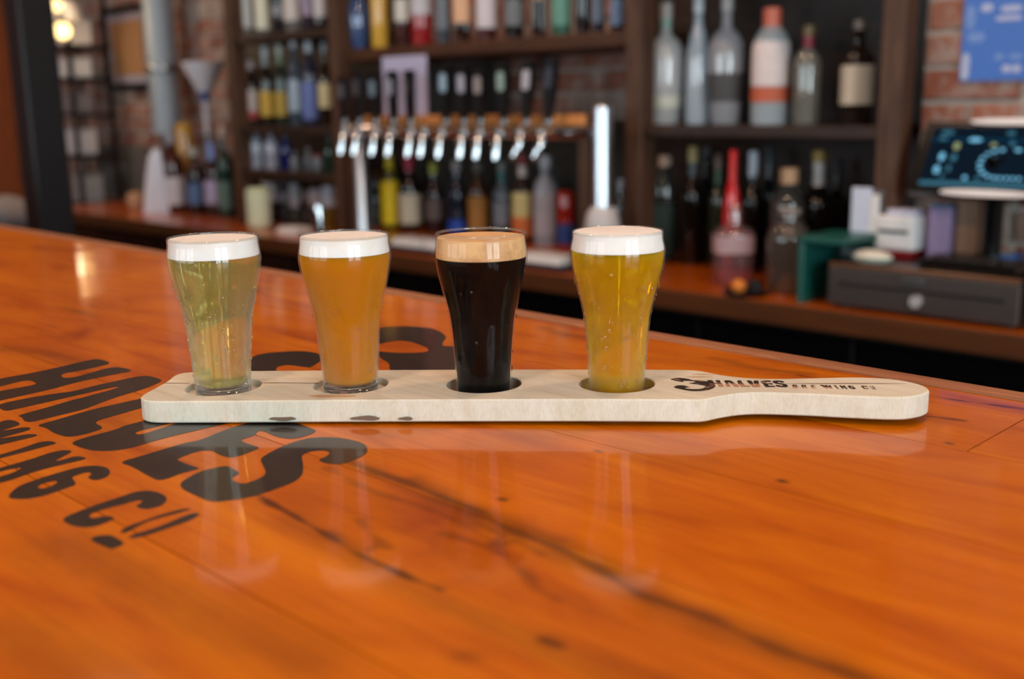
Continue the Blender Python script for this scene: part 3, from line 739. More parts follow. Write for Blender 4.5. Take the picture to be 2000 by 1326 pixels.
def beer(idx, label, liquid, foam, foam_top, foam_bot, fog, bulge=1.0, ndrops=0, dome=0.0, seed=1.0):
    cxy = HC[idx]; zb = ZB + lift(*cxy) + TH - 0.0041 if idx < 2 else ZB + 0.0002
    ztop = ZB + lift(*cxy) + TH + TOPH; Ht = ztop - zb
    g = tag(empty('beer_glass', (cxy[0], cxy[1], zb)), label, 'beer glass', 'beers on the flight board')
    pts = [(r * bulge if -0.03 < z < -0.008 else r, z + Ht) for z, r in SHAPE if z + Ht > 0.004]
    r_b = radius_at([(r, z + Ht) for z, r in SHAPE], 0.0)
    pts = [(r_b, 0.0)] + pts
    outer = spline(pts, 60)
    wall = 0.0015
    prof = [(0.0, 0.0), (r_b - .0022, 0.0), (r_b - .0006, .0006)] + [(r, z) for r, z in outer if z > .0014]
    GM = tumbler_mat(fog, seed)
    MB().lathe(prof, 72).build('glass_wall', GM, g, True, 60)
    # rounded lip and thick clear foot
    rt = outer[-1][0]
    MB().lathe([(rt - wall / 2 + .00085 * cos(a), Ht + .00085 * sin(a) - .0002) for a in [2 * pi * k / 12 for k in range(13)]], 72).build('glass_lip', thin_glass((244, 248, 248), .05, ior=1.8), g, True, 80)
    foot = 0.0062
    MB().lathe([(0, .0004), (r_b - .0025, .0004), (r_b - .0007, .0012)] + [(r - .0003, z) for r, z in outer if .0016 < z < foot - .0004] + [(radius_at(outer, foot) - .0016, foot - .0003), (0, foot - .001)], 64).build('glass_foot', DROPG, g, True, 50)
    # beer
    zf = Ht - foam_bot
    side = [(r - .0010, z) for r, z in outer if foot + .0012 < z < zf - .0003]
    lr = radius_at(outer, zf) - .0010
    MB().lathe([(0, foot + .0002), (radius_at(outer, foot + .0012) - .0030, foot + .0002)] + side + [(lr, zf), (0, zf)], 72).build('beer', liquid, g, True, 50)
    # foam head
    zt2 = Ht - foam_top
    side = [(r - .0008, z) for r, z in outer if zf + .0002 < z < zt2 - .0004]
    tops = [(radius_at(outer, min(zt2, Ht)) - .0016 - .026 * (1 - cos(pi / 2 * k / 6)) if k else radius_at(outer, min(zt2, Ht)) - .0010, zt2 + dome * sin(pi / 2 * k / 6)) for k in range(6)]
    f = MB().lathe([(0, zf + .0001), (radius_at(outer, zf) - .0008, zf + .0001)] + side + tops + [(0, zt2 + dome)], 72)
    f.build('foam', foam, g, True, 50)
    # condensation beads
    if ndrops:
        d = MB(); rr = random.Random(idx * 11 + 5)
        for _ in range(ndrops):
            z = rr.betavariate(1.5, 1.6) * (zf - .006) + .004; a = rr.uniform(0, 2 * pi); s = rr.choice([.00028, .0004, .0006, .0010]) * rr.uniform(.7, 1.2)
            R0 = radius_at(outer, z); c = Vector((R0 * cos(a), R0 * sin(a), z)); n = Vector((cos(a), sin(a), 0)); t = Vector((-sin(a), cos(a), 0))
            k0 = len(d.v); sv = rr.uniform(1.0, 1.9)
            d.v.append(tuple(c + n * s * .55))
            for ring_r, hh in ((.62, .42), (1.0, -.02)):
                for q in range(7):
                    b_ = 2 * pi * q / 7; d.v.append(tuple(c + t * s * ring_r * cos(b_) + Vector((0, 0, s * ring_r * sin(b_) * sv)) + n * s * hh))
            for q in range(7):
                r_ = (q + 1) % 7
                d.f.append((k0, k0 + 1 + q, k0 + 1 + r_)); d.f.append((k0 + 1 + q, k0 + 8 + q, k0 + 8 + r_, k0 + 1 + r_))
        tag(d.build('condensation_beads', DROPG, g, True, 80), kind='stuff')
    return g
FOAMW = foam_mat((232, 231, 229), (225, 205, 188), 0.45); FOAMT = foam_mat((214, 172, 122), (160, 108, 66), 0.8)
STOUT = NT('stout'); STOUT = STOUT.done(STOUT.bsdf((0.003, 0.002, 0.0015, 1), 0.4, Specular_IOR_Level=0.0).outputs[0])
beer(0, 'glass of pale straw-coloured beer with thin white foam, leftmost on the board', beer_mat('pale_beer', (244, 230, 138), (224, 200, 110), 0.82, 0.05), FOAMW, .0007, .0112, .50, 1.0, 380, 0, 1.0)
beer(1, 'glass of cloudy amber beer with white foam, beside the palest beer', beer_mat('amber_beer', (232, 162, 0), (190, 118, 0), 0.10, 0.15), FOAMW, .0008, .0108, .24, 1.0, 25, 0, 3.0)
beer(2, 'glass of black stout with tan foam', STOUT, FOAMT, .0024, .0146, .06, 1.0, 60, 0, 5.0)
beer(3, 'glass of clear golden beer with foam domed to the rim, nearest the board handle', beer_mat('golden_beer', (252, 208, 6), (218, 164, 0), 0.56, 0.04), FOAMW, 0.0002, .0112, .20, 1.012, 420, .0016, 8.0)
# ------------------------------------------------------------------ back counter, cabinets and shelf units
ZC = 0.80; VC0 = 2.205                     # back counter height and front edge
bx0, bx1 = -5.35, 0.9
bc = tag(empty('back_counter', (0, 0, 0)), 'orange-brown wooden back counter along the brick wall behind the bar', 'counter')
MB().prism([(bx0, VC0 + .006), (bx1, VC0 + .006), (bx1, PY - .02), (PX0 - .004, PY - .02), (PX0 - .004, YW - .02), (bx0, YW - .02)], ZC - .04, ZC).build('worktop', BACKTOP, bc)
MB().bbox(((bx0 + bx1) / 2, VC0, ZC - 0.0255), (bx1 - bx0, 0.012, 0.049), 0.003).build('front_edge', BACKEDGE, bc)
xs = [bx0 + .05, -4.3, -3.3, -2.3, -1.55, -0.72]
pos = ['at the far end', 'below the shelved liquor', 'below the spirit bottles', 'below the tap tower', 'below the cash register']
for a, b, w in zip(xs[:-1], xs[1:], pos):
    e = tag(empty('base_cabinet', ((a + b) / 2, 2.5, 0)), 'black base cabinet ' + w, 'cabinet', 'back bar cabinets')
    MB().box((0, -.12, ZC / 2 - .025), (b - a - .006, .22, ZC - .055)).build('body', BLACK, e)
    for s in (-1, 1):
        d = MB().bbox((s * (b - a) / 4, -.24, .40), ((b - a) / 2 - .012, .02, .66), .003).build('door', BLACKGLOSS, e)
        MB().tube([(s * .04, -.262, .5), (s * .04, -.262, .62)], .005, 8).build('handle', STEELDARK, d)
e = tag(empty('ice_bin', (-0.35, 2.36, 0)), 'brushed steel bin standing under the counter at the right edge', 'ice bin')
MB().bbox((0, .0, .37), (.70, .22, .74), .01).build('body', STEEL, e); MB().bbox((0, -.12, .68), (.68, .02, .06), .005).build('rim', STEEL, e)

VF = 2.40                                   # front of the shelf units
def shelf_unit(name, label, x0, x1, shelves, ztop, back=True, post=.05, z0=ZC, rise=0.0, bl=None):
    e = tag(empty(name, ((x0 + x1) / 2, YW - .2, z0)), label, 'shelf unit', 'back bar shelf units'); c = (x0 + x1) / 2
    for x in (x0, x1):
        zl = rise if x == x1 else 0.0
        MB().bbox((x - c, VF + .03 - YW + .2, (ztop - z0 + zl) / 2), (post, .06, ztop - z0 - zl), .003).build('side_post', POSTWOOD, e)
    for z in shelves:
        MB().bbox((0, (VF + .01 + YW - .05) / 2 - YW + .2, z - .014 - z0), (x1 - x0 - post, YW - .05 - VF, .028), .002).build('shelf', DARKWOOD, e)
    if back:
        xb_ = bl if bl is not None else x0
        MB().box(((xb_ + x1) / 2 - c, .165, (ztop - z0) / 2), (x1 - xb_, .012, ztop - z0)).build('back_panel', DARKWOOD, e)
    return e
xl0, xl1 = x_at(452, VF, 1.3), x_at(654, VF, 1.3)
xr0, xr1 = x_at(1237, VF, 1.3), x_at(1740, VF, 1.3)
ZL = [on_y(470, 330, VF).z, on_y(470, 246, VF).z, on_y(470, 70, VF).z]
ZCS = on_y(950, 76, VF).z; ZRS = on_y(1480, 246, VF).z
shelf_unit('shelf_unit', 'dark wooden shelf unit of crowded bottles beside the grey pipe', xl0, xl1, ZL + [ZL[2] + .36], 2.4, bl=x_at(452, 2.77, 1.3))
shelf_unit('shelf_unit', 'dark wooden shelf unit with six large bottles beside the cash register', xr0, xr1, [ZRS, ZRS + .40], 2.4, post=.055, rise=.13, bl=x_at(1237, 2.77, 1.3))
e = tag(empty('wall_shelf', ((xl1 + xr0) / 2, YW - .2, ZCS)), 'brown wall shelf of bottles above the tap tower', 'shelf', 'back bar shelf units')
MB().bbox((0, 0.015, -.02), (xr0 - xl1 - .056, .36, .04), .003).build('shelf', wood('brown_shelf_wood', (52, 30, 18), (88, 52, 30), .5), e)
for s in (-.8, 0, .8): MB().box((s * (xr0 - xl1) / 2, .17, -.07), (.03, .02, .1)).build('bracket', STEELDARK, e)
DARKPANEL = plain((40, 38, 34), .8, name='slate')
def back_board(px0, px1, v, z0_, z1_, name, label):  # plain dark panels covering the brick behind the taps
    x0_, x1_ = x_at(px0, v, 1.2), x_at(px1, v, 1.2)
    o = tag(empty(name, ((x0_ + x1_) / 2, v, z0_)), label, 'board')
    MB().bbox((0, 0, (z1_ - z0_) / 2), (x1_ - x0_, .012, z1_ - z0_), .002).build('panel', DARKPANEL, o)
    for s_ in (-1, 1): MB().bbox((s_ * ((x1_ - x0_) / 2 - .012), -.009, (z1_ - z0_) / 2), (.024, .008, z1_ - z0_), .002).build('edge_strip', DARKWOOD, o)
back_board(745, 992, 2.770, ZC + .403, ZCS - .045, 'upper_dark_panel', 'dark board on the wall behind the tap handles')
back_board(752, 1232, 2.768, ZC + .001, ZC + .400, 'lower_dark_panel', 'dark panel behind the bottles below the taps')

# ------------------------------------------------------------------ bottles
PROF = {   # (radius, height) fractions: bottle body with shoulder and neck
 'wine':   [(.0, 0), (.94, 0), (1, .015), (1, .57), (.93, .63), (.62, .69), (.40, .74), (.36, .80), (.36, .985), (.30, 1.0), (0, 1.0)],
 'liquor': [(.0, 0), (.95, 0), (1, .02), (1, .60), (.95, .66), (.72, .73), (.45, .77), (.38, .80), (.38, .985), (.32, 1.0), (0, 1.0)],
 'square': [(.0, 0), (.93, 0), (.98, .02), (.98, .62), (.90, .68), (.55, .72), (.36, .75), (.34, .80), (.34, .985), (.30, 1.0), (0, 1.0)],
 'round':  [(.0, 0), (.55, 0), (.66, .02), (.78, .12), (.93, .28), (1, .44), (.97, .55), (.80, .66), (.50, .73), (.30, .77), (.27, .82), (.27, .985), (.22, 1.0), (0, 1.0)],
 'tall':   [(.0, 0), (.92, 0), (1, .015), (.98, .45), (.90, .58), (.66, .70), (.42, .77), (.34, .82), (.34, .985), (.28, 1.0), (0, 1.0)],
 'can':    [(.0, 0), (.86, 0), (1, .04), (1, .93), (.86, .985), (.80, 1.0), (0, 1.0)],
 'jug':    [(.0, 0), (.94, 0), (1, .03), (1, .64), (.92, .74), (.66, .82), (.44, .86), (.42, .985), (.36, 1.0), (0, 1.0)],
 'flask':  [(.0, 0), (.72, 0), (.80, .02), (.96, .30), (1, .52), (.96, .62), (.70, .70), (.34, .74), (.28, .78), (.28, .985), (.24, 1), (0, 1)],
}
DARKG = {}
def gmat(c):
    if c[0] == 'clear': return thin_glass(c[1], (c[2] if len(c) > 2 else .10) * .75, ior=1.9)
    return plain(c, .06, name='bottle_glass', Specular_IOR_Level=.6)
ORD = ['first', 'second', 'third', 'fourth', 'fifth', 'sixth', 'seventh', 'eighth', 'ninth', 'tenth', 'eleventh', 'twelfth', 'thirteenth']
def bottle(px, wpx, v, z, kind, body, desc, where, top=None, h=None, cap=None, label=None, fill=None, neck=None, cat='bottle', group=None, name='bottle', k=None, caph=.12):
    x = x_at(px, v, z + .1); d = depth((x, v, z + .1)); r = wpx / 2 * d / FPX
    if h is None: h = on_y(px, top, v).z - z
    e = tag(empty(name, (x, v, z)), desc + ', ' + where, cat, group)
    pr = PROF[kind]; sq = 5.0 if kind == 'square' else 2.0; rz = radians(42) if kind == 'square' else 0
    rr = r * (0.80 if kind == 'square' else 1.0)
    MB().lathe([(a * rr, b * h) for a, b in pr], 20, sq=sq, rz=rz).build('body', gmat(body), e, True, 50)
    def band(lo, hi, mat, nm, grow=.0006, a0=0, a1=2 * pi):
        zs = [lo] + [b for a, b in pr[1:-1] if lo < b < hi] + [hi]
        P = []
        for q in zs:
            for (r0, z0), (r1, z1) in zip(pr[1:-2], pr[2:-1]):
                if z0 <= q <= z1 + 1e-9:
                    P.append(((r0 + (r1 - r0) * (q - z0) / max(z1 - z0, 1e-9)) * rr + grow, q * h)); break
        if len(P) > 1: MB().lathe(P, 20, sq=sq, rz=rz, a0=a0, a1=a1).build(nm, mat, e, True, 50)
    if fill:                                  # liquid inside a clear bottle
        P = [(max(a * rr - .003, 0), b * h + (.004 if b == 0 else 0)) for a, b in pr if b < fill[1] * .999]
        P.append((P[-1][0], fill[1] * h)); P.append((0, fill[1] * h))
        MB().lathe(P, 16, sq=sq, rz=rz).build('drink', plain(fill[0], .1, name='liquor'), e, True, 50)
    if label:
        for i, (c, lo, hi) in enumerate(label if isinstance(label, list) else [label]):
            band(lo, hi, plain(c, .6, name='label_paper'), 'label', .0008 + .0004 * i)
    if neck: band(neck[1], neck[2], plain(neck[0], .35, name='neck_foil'), 'neck_foil', .0007)
    if cap:
        rn = pr[-3][0] * rr * 1.12 + .001
        MB().lathe([(0, h * (1 - caph)), (rn, h * (1 - caph)), (rn, h * 1.004), (rn * .85, h * 1.012), (0, h * 1.012)], 16).build('cap', plain(cap, .4, name='bottle_cap'), e, True, 40)
    return e
def row(where, group, v, z, items, vj=0.0):
    for i, it in enumerate(items):
        it = dict(it); vv = it.pop('v', v + (vj if i % 2 else 0))
        n = ORD[i]
        bottle(v=vv, z=z, where='%s from left, %s' % (n, where), group=group, **it)
D = dict
CLR = ('clear', (235, 240, 242), .12); CLRB = ('clear', (190, 210, 225), .15); CLRD = ('clear', (150, 150, 150), .10)
row('upper shelf by the pipe', 'bottles on the upper shelf', 2.49, ZL[2], [
 D(px=478, wpx=33, kind='liquor', body=CLR, h=.31, label=((214, 220, 222), .12, .62), desc='clear bottle with white label'),
 D(px=512, wpx=30, kind='tall', body=CLR, h=.33, label=((226, 228, 206), .08, .60), desc='bottle with cream label'),
 D(px=543, wpx=27, kind='wine', body=(20, 20, 24), h=.30, label=((150, 152, 160), .24, .34), desc='dark bottle with narrow grey label'),
 D(px=570, wpx=36, kind='liquor', body=CLR, h=.30, label=((208, 204, 200), .15, .60), desc='bottle with broad off-white label'),
 D(px=600, wpx=26, kind='tall', body=(46, 40, 52), h=.31, label=((158, 146, 172), .18, .52), desc='bottle with lavender label'),
 D(px=627, wpx=30, kind='liquor', body=(40, 34, 34), h=.30, label=((212, 212, 216), .16, .58), desc='bottle with white label next to the post')])
row('middle shelf by the pipe', 'bottles on the middle shelf', 2.49, ZL[1], [
 D(px=492, wpx=28, kind='liquor', body=(34, 24, 24), top=120, cap=(206, 190, 196), label=[((196, 186, 186), .22, .56), ((170, 60, 70), .10, .22)], desc='short bottle with white and red label'),
 D(px=522, wpx=30, kind='wine', body=(36, 30, 20), top=92, cap=(196, 204, 208), label=((196, 160, 60), .12, .44), neck=((150, 160, 160), .76, .9), desc='bottle with yellow label and silver cap'),
 D(px=550, wpx=28, kind='wine', body=(40, 52, 40), top=88, cap=(196, 200, 190), label=((176, 150, 62), .12, .42), neck=((120, 140, 110), .76, .9), desc='greenish bottle with mustard label'),
 D(px=578, wpx=30, kind='tall', body=(70, 84, 98), top=72, cap=(214, 220, 226), label=((160, 184, 204), .16, .52), desc='tall blue-grey bottle'),
 D(px=607, wpx=34, kind='liquor', body=(40, 46, 70), top=82, cap=(200, 208, 216), label=((104, 124, 190), .08, .52), desc='bottle with blue label'),
 D(px=638, wpx=30, kind='wine', body=(44, 32, 22), top=84, cap=(170, 176, 184), label=((216, 206, 160), .22, .52), desc='bottle with cream-yellow label')])
row('low shelf by the pipe', 'bottles on the low shelf', 2.49, ZL[0], [
 D(px=473, wpx=20, kind='liquor', body=(80, 84, 90), top=286, cap=(150, 150, 156), desc='small grey bottle'),
 D(px=501, wpx=28, kind='liquor', body=(196, 200, 214), top=254, cap=(170, 184, 196), label=((168, 172, 186), .05, .40), desc='pale white bottle'),
 D(px=530, wpx=28, kind='liquor', body=(196, 192, 208), top=254, cap=(196, 196, 210), label=((168, 164, 178), .05, .40), desc='pale lilac-white bottle'),
 D(px=558, wpx=24, kind='wine', body=(24, 34, 110), top=256, cap=(40, 70, 130), desc='cobalt blue bottle'),
 D(px=574, wpx=20, kind='liquor', body=(120, 124, 132), top=296, cap=(150, 150, 150), v=2.46, desc='small silver-grey bottle'),
 D(px=601, wpx=20, kind='liquor', body=(120, 120, 124), top=290, cap=(160, 160, 156), desc='small grey-white bottle'),
 D(px=619, wpx=20, kind='can', body=(150, 152, 158), top=302, cap=(180, 44, 48), desc='small jar with red lid'),
 D(px=644, wpx=24, kind='wine', body=(36, 66, 52), top=260, cap=(60, 96, 74), desc='dark green bottle')])
row('counter under the low shelf', 'bottles on the counter under the shelves', 2.52, ZC, [
 D(px=487, wpx=38, kind='liquor', body=(30, 22, 22), top=336, label=((120, 116, 120), .48, .74), desc='dark bottle with grey label'),
 D(px=527, wpx=36, kind='jug', body=(44, 30, 26), top=336, label=((178, 168, 168), .42, .80), desc='bottle with pinkish-white label'),
 D(px=556, wpx=22, kind='liquor', body=(40, 40, 46), top=340, label=((124, 126, 140), .45, .66), desc='slim bottle with grey-blue label'),
 D(px=576, wpx=22, kind='jug', body=(56, 60, 50), top=338, label=((168, 170, 178), .34, .80), desc='slim bottle with pale label'),
 D(px=598, wpx=22, kind='jug', body=(48, 30, 24), top=344, label=((110, 100, 98), .5, .7), desc='slim brown bottle'),
 D(px=619, wpx=30, kind='jug', body=(60, 40, 34), top=344, label=((180, 168, 172), .42, .76), desc='bottle with dusty pink label'),
 D(px=646, wpx=34, kind='jug', body=(116, 88, 16), top=336, label=((190, 196, 212), .40, .76), desc='amber bottle with white label')])
bottle(504, 46, 2.36, ZC, 'can', (206, 220, 180), 'pale green rounded bottle', 'standing in front of the shelf unit on the counter', top=366, label=((222, 232, 200), .08, .9), group='bottles on the counter under the shelves')
row('wall shelf above the taps', 'bottles on the wall shelf', 2.50, ZCS, [
 D(px=700, wpx=46, kind='round', body=('clear', (120, 160, 215), .35), h=.24, cap=(150, 160, 180), desc='blue cut-glass bottle', fill=((40, 70, 130), .5)),
 D(px=741, wpx=34, kind='can', body=(214, 170, 70), h=.26, cap=(190, 150, 60), caph=.04, desc='yellow cylindrical box', name='bottle_tube', cat='tube'),
 D(px=787, wpx=34, kind='tall', body=(70, 40, 40), h=.30, label=((206, 206, 198), .28, .52), desc='dark red bottle with off-white label'),
 D(px=823, wpx=42, kind='liquor', body=(150, 30, 36), h=.29, label=((196, 196, 204), .34, .58), desc='red bottle with silver label'),
 D(px=866, wpx=28, kind='wine', body=(66, 76, 86), h=.29, label=((110, 122, 134), .16, .5), desc='blue-grey bottle'),
 D(px=902, wpx=42, kind='square', body=(36, 18, 14), h=.28, label=((222, 176, 140), .22, .56), desc='dark bottle with peach label'),
 D(px=950, wpx=40, kind='liquor', body=(70, 34, 34), h=.28, label=((214, 208, 214), .14, .56), desc='bottle with white label'),
 D(px=1004, wpx=38, kind='liquor', body=(22, 22, 26), h=.28, label=((112, 118, 122), .14, .4), desc='black bottle with grey label'),
 D(px=1053, wpx=36, kind='square', body=(30, 16, 14), h=.27, label=((170, 150, 130), .40, .60), desc='dark bottle with tan label'),
 D(px=1096, wpx=38, kind='jug', body=(50, 96, 82), h=.26, label=((96, 150, 134), .12, .6), desc='sea-green bottle'),
 D(px=1138, wpx=30, kind='wine', body=(18, 16, 18), h=.30, cap=(60, 40, 36), desc='black wine bottle'),
 D(px=1168, wpx=26, kind='tall', body=(34, 40, 52), h=.30, label=((96, 112, 132), .1, .34), desc='slate bottle'),
 D(px=1207, wpx=28, kind='tall', body=(24, 28, 40), h=.30, label=((110, 140, 180), .06, .30), desc='dark blue bottle')])
row('counter below the taps', 'bottles below the taps', 2.66, ZC, [
 D(px=733, wpx=28, kind='wine', body=(60, 66, 66), top=345, cap=(120, 126, 130), desc='grey-green bottle'),
 D(px=763, wpx=38, kind='wine', body=(70, 80, 24), top=284, label=((228, 206, 24), .06, .58), neck=((214, 196, 30), .72, .98), cap=(70, 150, 60), caph=.10, desc='bottle with bright yellow label and neck'),
 D(px=801, wpx=44, kind='wine', body=(26, 14, 16), top=304, label=((206, 200, 178), .10, .50), neck=((170, 30, 60), .80, .98), cap=(176, 34, 62), desc='wine bottle with crimson capsule and cream label'),
 D(px=848, wpx=34, kind='wine', body=(40, 26, 30), top=320, cap=(176, 184, 70), caph=.14, label=((96, 84, 84), .2, .5), desc='dark bottle with lime cap'),
 D(px=893, wpx=38, kind='wine', body=(28, 34, 52), top=316, cap=(170, 172, 176), label=((30, 80, 190), .05, .22), desc='bottle with blue label and silver cap'),
 D(px=934, wpx=40, kind='liquor', body=(58, 34, 18), top=318, cap=(96, 96, 90), label=((160, 112, 48), .10, .56), desc='bottle with golden brown label'),
 D(px=981, wpx=36, kind='wine', body=(80, 92, 102), top=318, cap=(110, 120, 120), neck=((30, 104, 110), .78, .96), label=((116, 126, 138), .2, .5), desc='bottle with teal neck'),
 D(px=1021, wpx=42, kind='wine', body=(30, 18, 16), top=303, cap=(120, 26, 30), neck=((206, 196, 190), .76, .9), label=[((206, 190, 130), .30, .58), ((206, 110, 50), .08, .30)], desc='bottle with cream and orange label'),
 D(px=1066, wpx=48, kind='liquor', body=(150, 156, 168), top=306, cap=(186, 200, 214), label=((170, 166, 174), .12, .6), desc='silvery grey bottle'),
 D(px=1105, wpx=34, kind='can', body=(160, 36, 24), top=372, label=((40, 70, 140), .06, .42), desc='small red and blue bottle')])
row('shelf beside the register', 'large bottles shelf beside the register', 2.53, ZRS, [
 D(px=1299, wpx=74, kind='flask', body=('clear', (240, 244, 246), .62), top=8, neck=((150, 186, 172), .80, .93), cap=(190, 182, 176), label=((210, 214, 200), .14, .24), desc='round-shouldered clear bottle'),
 D(px=1362, wpx=46, kind='tall', body=('clear', (225, 238, 248), .60), top=-6, cap=(206, 214, 222), desc='slim clear bottle'),
 D(px=1417, wpx=70, kind='flask', body=('clear', (222, 224, 230), .45), top=-10, cap=(170, 166, 166), label=((70, 68, 70), .18, .40), desc='wide clear bottle with dark label'),
 D(px=1504, wpx=72, kind='jug', body=('clear', (225, 236, 242), .60), top=18, cap=(226, 112, 84), caph=.22, label=[((224, 212, 212), .34, .72), ((196, 96, 66), .20, .33)], desc='clear bottle with white and orange label'),
 D(px=1576, wpx=54, kind='liquor', body=('clear', (200, 200, 190), .28), top=52, cap=(110, 88, 44), caph=.10, neck=((140, 30, 56), .79, .92), fill=((70, 54, 26), .5), desc='short bottle with burgundy neck'),
 D(px=1674, wpx=72, kind='square', body=(34, 26, 24), top=42, cap=(150, 140, 132), caph=.08, label=((206, 196, 178), .20, .58), desc='square dark bottle with cream label')])
row('counter beside the register', 'bottles on the counter beside the register', 2.60, ZC, [
 D(px=1212, wpx=30, kind='liquor', body=('clear', (150, 160, 170), .2), top=352, cap=(140, 150, 160), desc='small clear bottle'),
 D(px=1243, wpx=46, kind='jug', body=('clear', (150, 140, 135), .15), top=313, cap=(206, 168, 132), caph=.09, label=((110, 84, 74), .12, .5), desc='clear bottle with cork'),
 D(px=1297, wpx=48, kind='jug', body=('clear', (140, 150, 145), .15), top=306, cap=(200, 172, 150), caph=.09, label=((44, 70, 62), .05, .55), desc='corked bottle with dark green label'),
 D(px=1350, wpx=42, kind='wine', body=(22, 16, 14), top=289, cap=(196, 178, 120), neck=((96, 104, 110), .78, .90), desc='black bottle with pale gold cap'),
 D(px=1375, wpx=34, kind='wine', body=(24, 26, 30), top=290, cap=(104, 112, 116), v=2.70, desc='dark bottle with grey cap'),
 D(px=1399, wpx=34, kind='wine', body=(46, 48, 34), top=304, cap=(120, 92, 80), neck=((60, 84, 60), .74, .9), v=2.64, desc='dark bottle with olive neck'),
 D(px=1428, wpx=36, kind='tall', body=(206, 30, 34), top=296, cap=(226, 36, 36), caph=.32, desc='bright red bottle', v=2.46),
 D(px=1467, wpx=40, kind='wine', body=(26, 20, 18), top=298, cap=(214, 218, 230), caph=.20, desc='dark bottle with tall white cap'),
 D(px=1498, wpx=36, kind='wine', body=(20, 28, 32), top=288, cap=(50, 70, 80), caph=.14, v=2.68, desc='black bottle with dark teal cap'),
 D(px=1537, wpx=70, kind='jug', body=('clear', (170, 165, 160), .14), top=330, cap=(206, 160, 120), caph=.13, desc='clear decanter with cork', v=2.52),
 D(px=1594, wpx=60, kind='wine', body=(20, 14, 14), top=297, cap=(176, 142, 70), caph=.08, neck=((220, 210, 206), .74, .92), desc='black bottle with gold cap and white neck'),
 D(px=1630, wpx=40, kind='wine', body=(24, 20, 22), top=312, cap=(80, 74, 84), v=2.70, desc='dark bottle with grey-violet cap')])
bottle(1432, 96, 2.38, ZC, 'square', ('clear', (226, 196, 200), .16), 'square pink-tinted glass bottle with red drink', 'in front of the bright red bottle', top=398, label=[((190, 160, 166), .40, .62)], fill=((150, 14, 24), .20), group='bottles on the counter beside the register', name='square_bottle')
bottle(1540, 84, 2.36, ZC, 'jug', ('clear', (205, 198, 190), .12), 'clear glass jar with sloping shoulders', 'beside the green stand', h=.20, cap=(150, 140, 134), caph=.06, fill=((120, 84, 50), .10), group='bottles on the counter beside the register', name='glass_jar', cat='jar')
row('cluster by the grey pipe', 'bottles by the grey pipe', 2.50, ZC, [
 D(px=340, wpx=44, kind='liquor', body=(70, 24, 22), top=262, cap=(150, 148, 156), label=((214, 208, 212), .10, .46), desc='dark red bottle with broad white label'),
 D(px=368, wpx=34, kind='can', body=(196, 146, 62), top=240, label=((150, 110, 50), .0, .3), v=2.62, desc='tall gold tube', name='bottle_tube', cat='tube'),
 D(px=382, wpx=34, kind='liquor', body=(40, 22, 20), top=290, cap=(176, 176, 160), label=((86, 116, 160), .16, .48), desc='dark bottle with blue label'),
 D(px=418, wpx=36, kind='liquor', body=(50, 26, 24), top=280, cap=(128, 150, 210), caph=.3, label=((176, 168, 204), .18, .50), desc='bottle with lilac label'),
 D(px=442, wpx=30, kind='wine', body=(40, 66, 58), top=246, cap=(196, 178, 168), caph=.12, label=((96, 130, 124), .1, .4), desc='green bottle with cream cap'),
 D(px=462, wpx=26, kind='wine', body=(52, 16, 20), top=290, cap=(140, 140, 146), desc='dark wine-red bottle', v=2.56)])

# ------------------------------------------------------------------ beer taps
VT = 2.27
tw = tag(empty('tap_tower', (x_at(920, VT, ZC), VT, ZC)), 'chrome beer tap tower with a row of black tap handles', 'tap tower'); ox = tw.location.x
RZ = on_y(920, 256, VT).z - ZC; WZ = on_y(920, 240, VT).z - ZC
xa, xb = x_at(704, VT, 1.1) - ox, x_at(1177, VT, 1.1) - ox
BRUSHED = plain((232, 238, 246), .33, 1.0, name='brushed_chrome')
for x, r, zt in ((xa, .021, RZ + .015), (xb, .026, on_y(1178, 206, VT).z - ZC)):
    MB().lathe([(0, 0), (r * 1.9, 0), (r * 1.9, .012), (r * 1.2, .02), (r, .03), (r, zt - .006), (r * .8, zt), (0, zt)], 20, (x, 0, 0)).build('chrome_post', BRUSHED, tw, True, 40)
MB().bbox((xa - .055, .03, RZ / 2), (.035, .05, RZ), .004).build('side_bracket', POSTWOOD, tw)
MB().bbox((xb - .065, .03, (RZ + .05) / 2), (.045, .06, RZ + .05), .004).build('side_bracket', POSTWOOD, tw)
MB().tube([(xa - .04, 0, RZ), (xb - .03, 0, RZ)], .020, 16).build('manifold_pipe', CHROME, tw, True, 50)
MB().bbox(((xa + xb) / 2 - .02, .015, WZ + .008), (xb - xa - .07, .05, .028), .004).build('top_rail', RAILWOOD, tw)
fx = [680, 706, 741, 772, 811, 836, 871, 913, 945, 983, 1023, 1064]
hxp = [674, 703, 735, 770, 803, 0, 873, 908, 940, 985, 1029, 1072]
hy = [150, 140, 142, 138, 136, 130, 126, 128, 132, 122, 118, 112]
hc = [(90, 92, 98), (76, 76, 80), (120, 140, 156), (150, 156, 172), (60, 58, 56), (60, 62, 66), (160, 190, 210), (178, 180, 196), (160, 150, 150), (150, 176, 170), (190, 190, 200), (60, 66, 80)]
BLACKH = plain((16, 16, 19), .35, name='black_tap_handle')
